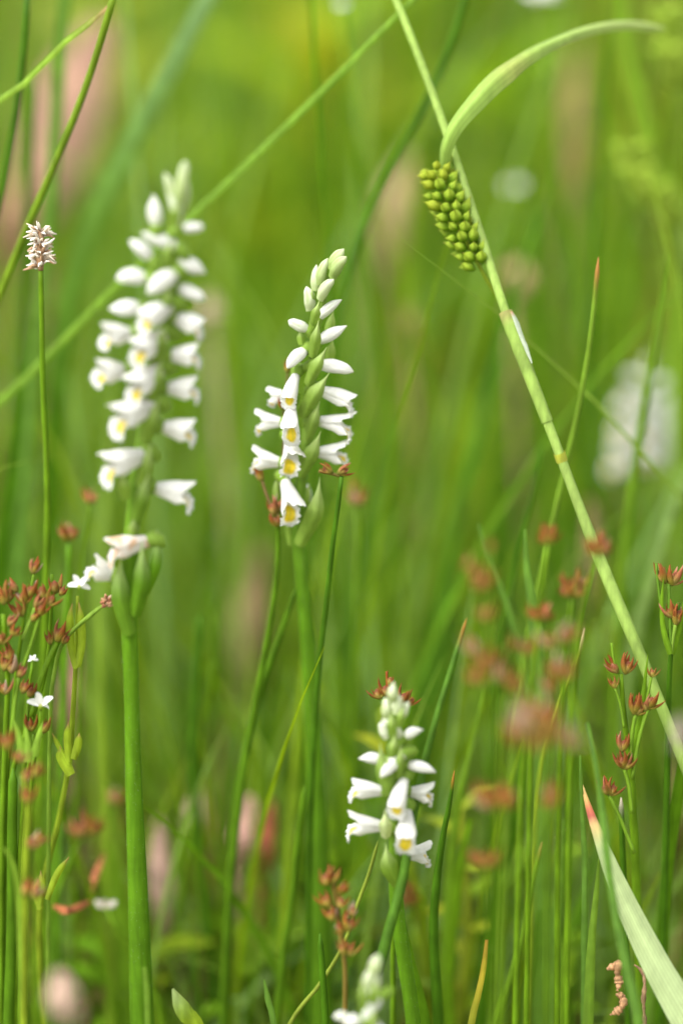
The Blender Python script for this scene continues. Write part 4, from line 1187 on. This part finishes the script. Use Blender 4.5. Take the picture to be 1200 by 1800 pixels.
stem_obj('dark rush crossing in front of the short orchid, orange tip above it', [(820, 1086), (806, 1130), (788, 1190), (768, 1255), (748, 1330), (734, 1400), (722, 1460), (708, 1540), (690, 1610), (668, 1690), (640, 1790)], -0.012, [(0, 4), (0.12, 10), (0.4, 13), (0.7, 18), (1, 21)], mixc(DARK, BLUE, 0.25), tip=(0.4, 0.18, 0.03), lean=0.022)
stem_obj('slim dark rush with an orange tip right of the short orchid', [(798, 1354), (790, 1410), (778, 1470), (768, 1540), (762, 1620), (764, 1700), (770, 1800)], 0.0, [(0, 4), (0.15, 9), (0.5, 15), (1, 20)], DARK, tip=(0.4, 0.16, 0.03))
stem_obj('dark bent rush curving down left of the sharp orchid stem', [(522, 1030), (498, 1100), (466, 1190), (440, 1280), (420, 1380), (408, 1480), (402, 1620), (398, 1800)], 0.024, (9, 16), mixc(DARK, GREEN, 0.4))
stem_obj('blurred dark rush in the gap right of the thick left orchid stem', [(350, 1080), (344, 1220), (340, 1340), (346, 1450), (360, 1580), (372, 1700), (380, 1800)], 0.055, (14, 20), DARK)
stem_obj('soft green rush leaning toward the blurred dark rush low at left', [(375, 1160), (360, 1280), (346, 1400), (322, 1540), (304, 1680), (296, 1800)], 0.06, (10, 16), GREEN)
stem_obj('green rush slanting from the sharp orchid stem to the bottom edge', [(536, 1380), (522, 1490), (512, 1590), (498, 1680), (486, 1800)], 0.022, (8, 14), mixc(GREEN, DARK, 0.5))
stem_obj('thin wiry olive stalk curving under the short orchid to the bottom', [(664, 1478), (650, 1530), (628, 1590), (604, 1660), (562, 1730), (508, 1802)], -0.006, (6, 8), (0.2, 0.26, 0.03))
stem_obj('dark upright stump of rush at the bottom edge left of orchid tip', [(562, 1640), (566, 1700), (572, 1800)], -0.004, (9, 13), DARK)
blade_obj('small blue green blade tip at the bottom edge, left of centre', [(464, 1722), (472, 1760), (482, 1802)], -0.006, (3, 11), BLUE)
blade_obj('narrow pale blade overlapping the foot of the thick left orchid stem', [(254, 1700), (258, 1740), (260, 1802)], -0.018, (8, 10), mixc(LIGHT, BLUE, 0.5))
blade_obj('folded yellow green leaf tip at the bottom edge beside the thick stem', [(304, 1738), (316, 1762), (332, 1786), (352, 1815)], -0.004, (4, 30), [(0, LIGHT), (1, YELLOWG)], tip=PALE, fold=0.6)
blade_obj('dying yellow blade with an orange cut tip near the bottom right of centre', [(855, 1652), (850, 1700), (840, 1750), (828, 1802)], -0.004, [(0, 6), (0.3, 10), (1, 13)], [(0, (0.42, 0.2, 0.05)), (0.25, (0.42, 0.3, 0.04)), (1, (0.33, 0.34, 0.04))])
blade_obj('thick dark blurred blade rising left of the cloudy rust fruits', [(925, 1320), (904, 1440), (880, 1560), (862, 1680), (846, 1800)], 0.04, (14, 26), DARK)
stem_obj('soft green stem leaning right in the lower right grass', [(952, 1480), (934, 1560), (914, 1660), (890, 1740), (868, 1810)], 0.012, (6, 14), mixc(GREEN, LIGHT, 0.2), tip=(0.35, 0.2, 0.06))
stem_obj('thin yellow tipped stem rising into the rosy fruits left of the sedge', [(1026, 1104), (1016, 1150), (1000, 1190), (976, 1250), (955, 1320), (940, 1450), (930, 1700)], 0.010, (6, 9), YELLOWG, tip=(0.45, 0.34, 0.2))
blade_obj('hair thin pale blade beside the dark rush right of the short orchid', [(852, 1208), (838, 1270), (818, 1350), (800, 1440), (788, 1560), (776, 1700)], 0.03, (5, 11), mixc(GREEN, LIGHT, 0.5))
blade_obj('hazy green blade running behind the right side of the sharp orchid stem', [(704, 740), (682, 850), (652, 960), (626, 1060), (606, 1200), (594, 1400)], 0.10, (16, 24), mixc(DARK, BLUE, 0.4))
blade_obj('upright blue green blade standing left of the red tipped leaf', [(1019, 1328), (1022, 1400), (1028, 1520), (1028, 1650), (1028, 1810)], -0.004, [(0, 3), (0.1, 7), (0.4, 12), (1, 15)], BLUE, fold=0.5)
blade_obj('light green blade meeting the upright one below the red tipped leaf', [(1052, 1510), (1048, 1570), (1040, 1660), (1034, 1810)], -0.002, [(0, 3), (0.2, 10), (0.6, 17), (1, 20)], mixc(LIGHT, BLUE, 0.3), fold=0.5)
blade_obj('dark blue green blade lying across the pale red tipped leaf', [(1032, 1270), (1048, 1350), (1060, 1440), (1070, 1530), (1084, 1620), (1104, 1710), (1124, 1810)], -0.020, [(0, 7), (0.3, 12), (0.7, 16), (1, 19)], mixc(BLUE, DARK, 0.3), fold=0.4, lean=0.03)
blade_obj('broad pale leaf with a burnt red tip slanting out of the lower right corner', [(1022, 1378), (1034, 1420), (1050, 1466), (1084, 1554), (1120, 1632), (1160, 1710), (1206, 1790), (1270, 1900)], 0.0,
          [(0, 3), (0.08, 11), (0.17, 18), (0.36, 37), (0.55, 48), (0.75, 58), (1, 68)],
          [(0, (0.50, 0.36, 0.14)), (0.06, (0.45, 0.26, 0.08)), (0.09, (0.36, 0.09, 0.05)), (0.125, (0.28, 0.06, 0.05)), (0.15, (0.46, 0.36, 0.14)), (0.22, PALE), (1, (0.34, 0.42, 0.21))],
          lean=0.03, fold=0.26, nv=19, vein=0.16, wave=0.07, cat='leaf', group=None, name='leaf_blade', normal=-FW + Vector((-0.2, 0, 0.35)), mat=M_PALELEAF)
blade_obj('dark green stout blade by the right edge under the sedge', [(1206, 1310), (1192, 1400), (1178, 1490), (1168, 1600), (1164, 1700), (1160, 1810)], 0.012, [(0, 22), (1, 24)], mixc(GREEN, DARK, 0.6))
blade_obj('grey green broad blade beside the stout dark one at right edge', [(1168, 1410), (1172, 1480), (1170, 1560), (1160, 1640), (1150, 1720), (1140, 1810)], 0.02, [(0, 4), (0.2, 18), (0.5, 30), (1, 34)], mixc(BLUE, LIGHT, 0.3))
stem_obj('dark stem with a pale cut tip between the right hand rushes', [(1091, 1402), (1092, 1460), (1096, 1560), (1100, 1680), (1104, 1800)], 0.006, (9, 12), DARK, tip=(0.6, 0.5, 0.42))
stem_obj('thick dark rush stem at the left edge below the fruit clump', [(24, 1350), (22, 1450), (22, 1560), (20, 1680), (16, 1800)], -0.004, (16, 20), mixc(DARK, GREEN, 0.3))
blade_obj('short yellow green blade crossing the thick left edge rush', [(8, 1490), (20, 1510), (30, 1545), (36, 1600), (40, 1700), (42, 1800)], -0.03, (5, 14), LIGHT)
blade_obj('green blade filling the left side below the rush clump', [(82, 1100), (78, 1250), (86, 1400), (92, 1550), (90, 1700), (86, 1810)], 0.05, (14, 22), mixc(BLUE, GREEN, 0.5))
blade_obj('wide soft leaf left of the thick orchid stem near the bottom', [(196, 1480), (206, 1560), (220, 1660), (224, 1740), (226, 1820)], 0.06, (10, 46), mixc(GREEN, LIGHT, 0.3))
blade_obj('soft tall blade behind the middle of the sharp orchid stem', [(590, 1150), (598, 1300), (596, 1450), (590, 1600), (588, 1800)], 0.10, (20, 30), mixc(GREEN, LIGHT, 0.3))
blade_obj('slanting dark blade from the short orchid to the bottom edge', [(692, 1560), (706, 1640), (726, 1720), (748, 1810)], 0.004, (10, 26), mixc(DARK, GREEN, 0.4))
blade_obj('soft blade bending right of the slim dark rush near the bottom', [(826, 1440), (808, 1530), (794, 1640), (790, 1720), (792, 1810)], 0.035, (10, 20), GREEN)
blade_obj('pale green blade upright near the lower right of centre', [(990, 1440), (984, 1540), (976, 1660), (970, 1810)], 0.03, (6, 18), mixc(BLUE, LIGHT, 0.4))
blade_obj('green blade standing just left of the upright blue green one', [(1000, 1580), (996, 1660), (990, 1730), (986, 1810)], 0.02, (5, 14), mixc(GREEN, LIGHT, 0.4))
blade_obj('dark broad blade near the bottom right between the thin stems', [(948, 1600), (940, 1680), (930, 1750), (924, 1815)], 0.03, (8, 22), mixc(DARK, BLUE, 0.4))

# ------------------------------------------------------------------ odd pieces: curled husks, fallen petals, dry leaves
def husk(label, pts, d, w, color, name='dry_curl', cat='dry husk', group='crinkled tan husks'):
    Sx = [Vector(p) for p in spline([at(p[0], p[1], d + 0.0006 * math.sin(i * 2.1)) for i, p in enumerate(pts)], 26)]
    o = MB().tube(Sx, [wpx(w, p) * 0.5 * (0.75 + 0.22 * math.sin(i * 0.75) + 0.16 * math.sin(i * 2.3) + 0.10 * math.sin(i * 4.1)) * (0.35 + 0.65 * sstep(0, 4, i)) * (0.35 + 0.65 * sstep(25, 21, i) if i > 20 else 1) for i, p in enumerate(Sx)], [mixc(color, tuple(x * 0.6 for x in color), 0.5 + 0.5 * math.sin(i * 1.9)) for i in range(26)], seg=8).build(name, M_DRY)
    tag(o, label, cat, group)
    return o
husk('upper crinkled tan husk caught left of the dark blade, bottom right', [(1066, 1704), (1078, 1698), (1086, 1693), (1084, 1710), (1087, 1728), (1084, 1742)], -0.004, 17, (0.66, 0.38, 0.19))
husk('lower crinkled tan husk curled to the left, bottom right', [(1082, 1748), (1094, 1752), (1094, 1766), (1086, 1776), (1072, 1784)], -0.004, 16, (0.60, 0.34, 0.17))
husk('thin dark husk with pale flecks beside the red tipped leaf', [(1114, 1696), (1128, 1708), (1132, 1730), (1130, 1760), (1132, 1800), (1130, 1840)], -0.003, 10, (0.40, 0.25, 0.14))

def dry_leaf(label, px, py, d, w, h, ang, color, group='withered leaves in the background', name='withered_leaf', cat='withered leaf', stalk=True):
    """a broad withered leaf standing or lying in the sward"""
    c = at(px, py, d)
    k = PX * depth(c) / FOCUS
    dr = UPV * math.cos(ang) + RT * math.sin(ang)
    L = h * k
    pts = [c - dr * L * 0.5 + FW * 0.004, c - FW * 0.004, c + dr * L * 0.5 + FW * 0.010]
    Sx = [Vector(p) for p in spline(pts, 16)]
    W = [w * k * math.sin(math.pi * (0.08 + 0.88 * i / 15)) ** 0.7 for i in range(16)]
    Cs = [mixc(color, tuple(x * 0.7 for x in color), 0.5 + 0.5 * math.sin(i * 1.1)) for i in range(16)]
    mb = MB().ribbon(Sx, W, Cs, -FW + Vector((random.uniform(-.3, .3), 0, 0.4)), fold=0.35, nv=7, twist=0.4, wave=0.15)
    # its stalk runs down to the ground
    b = Sx[0]
    g = Vector((b.x + random.uniform(-0.01, 0.01), b.y + 0.01, 0.0))
    if b.z > 0.01 and stalk:
        mb.tube([b, (b + g) / 2 + Vector((0.002, 0, 0)), g], [0.0008, 0.0009, 0.001], tuple(x * 0.7 for x in color), seg=6)
    o = mb.build(name, M_DRY)
    tag(o, label, cat, group)
    return o
dry_leaf('large tan pink withered leaf blurred behind the olive rush, upper left', 115, 215, 0.30, 130, 400, 0.35, (0.44, 0.26, 0.185))
dry_leaf('tan pink withered leaf blurred at the left edge below the larger one', 40, 380, 0.30, 90, 200, 0.3, (0.40, 0.22, 0.14))
dry_leaf('round tan withered leaf behind the sedge right of the seed spike', 905, 482, 0.2, 60, 60, 0.2, (0.48, 0.32, 0.17))
dry_leaf('small brownish withered leaf between sharp orchid and sedge', 722, 570, 0.2, 40, 80, 0.0, (0.40, 0.26, 0.12))
dry_leaf('faint pinkish withered leaf right of the left orchid flowers', 375, 550, 0.20, 44, 70, 0.1, (0.55, 0.40, 0.30))
dry_leaf('rust red withered leaf upright in the grass behind the bottom left rushes', 468, 1490, 0.085, 34, 150, 0.12, (0.30, 0.09, 0.045))
dry_leaf('pale pink withered leaf low behind the bent rush', 425, 1470, 0.09, 44, 130, 0.2, (0.52, 0.30, 0.24))
dry_leaf('greyish pink withered leaf low right of the thick orchid stem', 290, 1560, 0.09, 46, 230, -0.12, (0.42, 0.27, 0.21))
dry_leaf('pinkish grey withered leaf behind the gap left of the bent rush', 350, 1440, 0.10, 50, 110, 0.1, (0.45, 0.32, 0.24))
dry_leaf('brown withered strip left of the thick stem, behind the bedstraw', 122, 1240, 0.09, 40, 220, 0.05, (0.24, 0.14, 0.09))
dry_leaf('brown withered strip behind the middle of the sharp orchid stem', 440, 1110, 0.20, 60, 300, 0.1, (0.26, 0.17, 0.09))
dry_leaf('olive brown withered stalk behind the upper right grass', 1005, 230, 0.30, 36, 340, 0.08, (0.28, 0.18, 0.08))
dry_leaf('tan withered leaf between curving rush and sedge', 690, 380, 0.28, 60, 230, 0.25, (0.36, 0.26, 0.13))
dry_leaf('dull brown withered leaf at the left edge behind the spike rush', 110, 560, 0.32, 50, 180, 0.1, (0.20, 0.13, 0.06))
dry_leaf('dark brown withered strip behind the fruit clouds at right', 1030, 1000, 0.16, 50, 240, 0.1, (0.24, 0.16, 0.08))
dry_leaf('dull brown withered leaf right of the sedge foot', 1195, 1420, 0.10, 40, 200, 0.0, (0.17, 0.12, 0.05))
dry_leaf('pale pink fallen petal blurred at the lower left bottom', 118, 1752, -0.10, 56, 84, -0.7, (0.42, 0.29, 0.22), group=None, name='fallen_petal', cat='petal', stalk=False)
dry_leaf('whitish pink petal blurred in front of the sedge at right edge', 1194, 1292, -0.09, 26, 60, 0.4, (0.46, 0.36, 0.32), group=None, name='fallen_petal', cat='petal', stalk=False)
dry_leaf('short rust red dry bract lying level at the lower left', 122, 1595, 0.03, 16, 62, 1.55, (0.42, 0.14, 0.06), group=None, name='dry_bract', cat='dry bract', stalk=False)
dry_leaf('slanting rust red dry bract left of the thick stem near the bottom', 168, 1540, 0.045, 14, 70, 0.3, (0.38, 0.14, 0.06), group=None, name='dry_bract', cat='dry bract', stalk=False)

def far_flower(label, px, py, d, size, petals=5, color=WHITE, hang=False):
    p = at(px, py, d)
    g = Vector((p.x + 0.01, p.y, 0.0))
    t = thing('wildflower', g, label, 'wildflower')
    MB().tube([Vector(q) for q in spline([p, p * 0.5 + g * 0.5 + Vector((0.006, 0, 0)), g], 10)], [0.0006 + 0.0001 * i for i in range(10)], GREEN, seg=6).build('stem', M_STEM, t)
    star(t, g, px, py, d, size, 1.0, 0.3, petals, color)
    return t
far_flower('blurred white flower floating behind the sedge seed spike', 903, 332, 0.20, 40, 6)
far_flower('white flower cut by the top edge right of the sedge', 952, -4, 0.16, 70, 6)
far_flower('tiny pale flower blurred near the top edge left of the sedge', 600, 12, 0.12, 26, 5)
far_flower('grey white flower blurred beside the level rust red bract', 186, 1596, 0.045, 44, 5, (0.55, 0.5, 0.44))

# ------------------------------------------------------------------ leafy herbs in the background
def herb(base, h, nleaf, lw, color, seedv):
    r = random.Random(seedv)
    root = thing('leafy_herb', base, None, None)
    top = Vector((base.x + r.uniform(-0.2, 0.2) * h, base.y + r.uniform(-0.1, 0.1) * h, h))
    Sx = [Vector(p) for p in spline([top, base * 0.5 + top * 0.5 + Vector((r.uniform(-0.05, 0.05) * h, 0, 0)), base], 10)]
    MB().tube(Sx, [0.0005 + 0.00012 * i for i in range(10)], color, seg=6).build('stem', M_FIELD, root)
    for k in range(nleaf):
        t = (k + 0.5) / nleaf
        p = Sx[int(t * 8)]
        a = k * 2.4 + r.uniform(-0.4, 0.4)
        dr = Vector((math.cos(a), math.sin(a), r.uniform(0.2, 0.8))).normalized()
        L = lw * r.uniform(2.2, 3.6)
        q = [p, p + dr * L * 0.5 + Vector((0, 0, L * 0.12)), p + dr * L + Vector((0, 0, -L * 0.06))]
        q = [Vector(x) for x in spline(q, 9)]
        W = [lw * math.sin(math.pi * (0.06 + 0.92 * i / 8)) ** 0.8 for i in range(9)]
        MB().ribbon(q, W, tuple(x * r.uniform(0.85, 1.2) for x in color), Vector((0, 0, 1)) - FW * 0.3, fold=0.3, nv=5).build('leaf', M_FIELD, root)
    return root
herbs = [
    ('yellow green leafy sprig behind the dark rush over the short orchid', 765, 1300, 0.05, 0.0, 8, 0.0030, YELLOWG, 120),
    ('low yellow leaves right of the short orchid, soft and bright', 790, 1440, 0.055, 0.0, 9, 0.0030, (0.30, 0.36, 0.03), 80),
    ('bright green soft herb behind the foot of the short orchid', 620, 1500, 0.12, 0.0, 9, 0.006, (0.17, 0.30, 0.012), 130),
    ('bright yellow green herb in the gap by the cloudy rust fruits', 970, 1190, 0.20, 0, 9, 0.006, YELLOWG, 140),
    ('broad leaved bright herb at the bottom left of centre', 210, 1740, 0.08, 0, 9, 0.006, (0.17, 0.32, 0.012), 120),
    ('bright herb behind the blurred dark rush low at left', 330, 1180, 0.28, 0, 9, 0.008, (0.18, 0.31, 0.02), 120),
    ('soft yellow green herb high behind the light crossing blade', 470, 160, 0.5, 0, 12, 0.016, (0.24, 0.33, 0.015), 200),
    ('bright olive herb in the upper middle behind the sedge', 640, 110, 0.5, 0, 12, 0.016, (0.25, 0.31, 0.015), 160),
    ('soft mid green herb behind the arching sedge leaf', 960, 210, 0.5, 0, 12, 0.016, (0.18, 0.30, 0.012), 200),
    ('bright green herb behind the upright sharp rush', 1010, 640, 0.45, 0, 10, 0.012, (0.17, 0.29, 0.012), 180),
    ('bright green herb behind the gap right of the sharp orchid', 760, 880, 0.40, 0, 12, 0.012, (0.17, 0.31, 0.012), 200),
    ('vivid green herb behind the thin dark stem left of the sedge', 860, 960, 0.35, 0, 10, 0.010, (0.20, 0.34, 0.012), 160),
    ('soft green herb between the two tall orchids', 400, 700, 0.50, 0, 12, 0.014, (0.15, 0.28, 0.012), 220),
    ('vivid green herb low between the two tall orchids', 340, 960, 0.38, 0, 12, 0.011, (0.18, 0.32, 0.012), 200),
    ('yellow green herb at the upper left behind the olive rush', 230, 110, 0.5, 0, 12, 0.015, (0.24, 0.31, 0.03), 180),
    ('bright herb in the lower middle behind the bent rush', 480, 1390, 0.22, 0, 10, 0.007, (0.20, 0.31, 0.015), 120),
    ('small bright herb low right beside the dying yellow blade', 920, 1560, 0.08, 0, 8, 0.0035, (0.20, 0.33, 0.02), 100),
    ('small light herb near the bottom right beside the thin stems', 1010, 1690, 0.07, 0, 8, 0.0035, (0.20, 0.32, 0.02), 100),
    ('leafy light herb at the bottom edge behind the small blade tip', 440, 1740, 0.09, 0, 9, 0.005, (0.18, 0.32, 0.015), 110),
    ('leafy green herb behind the dark stump at the bottom edge', 540, 1700, 0.10, 0, 9, 0.006, (0.18, 0.32, 0.015), 120),
]
for i, (lab, px, py, d, _, nl, lw, c, hp) in enumerate(herbs):
    top = at(px, py - hp * 0.4, d)
    h = herb(Vector((top.x, top.y, 0.0)), max(0.02, top.z), nl, lw, c, 100 + i)
    tag(h, lab, 'herb', 'leafy herbs in the background sward')
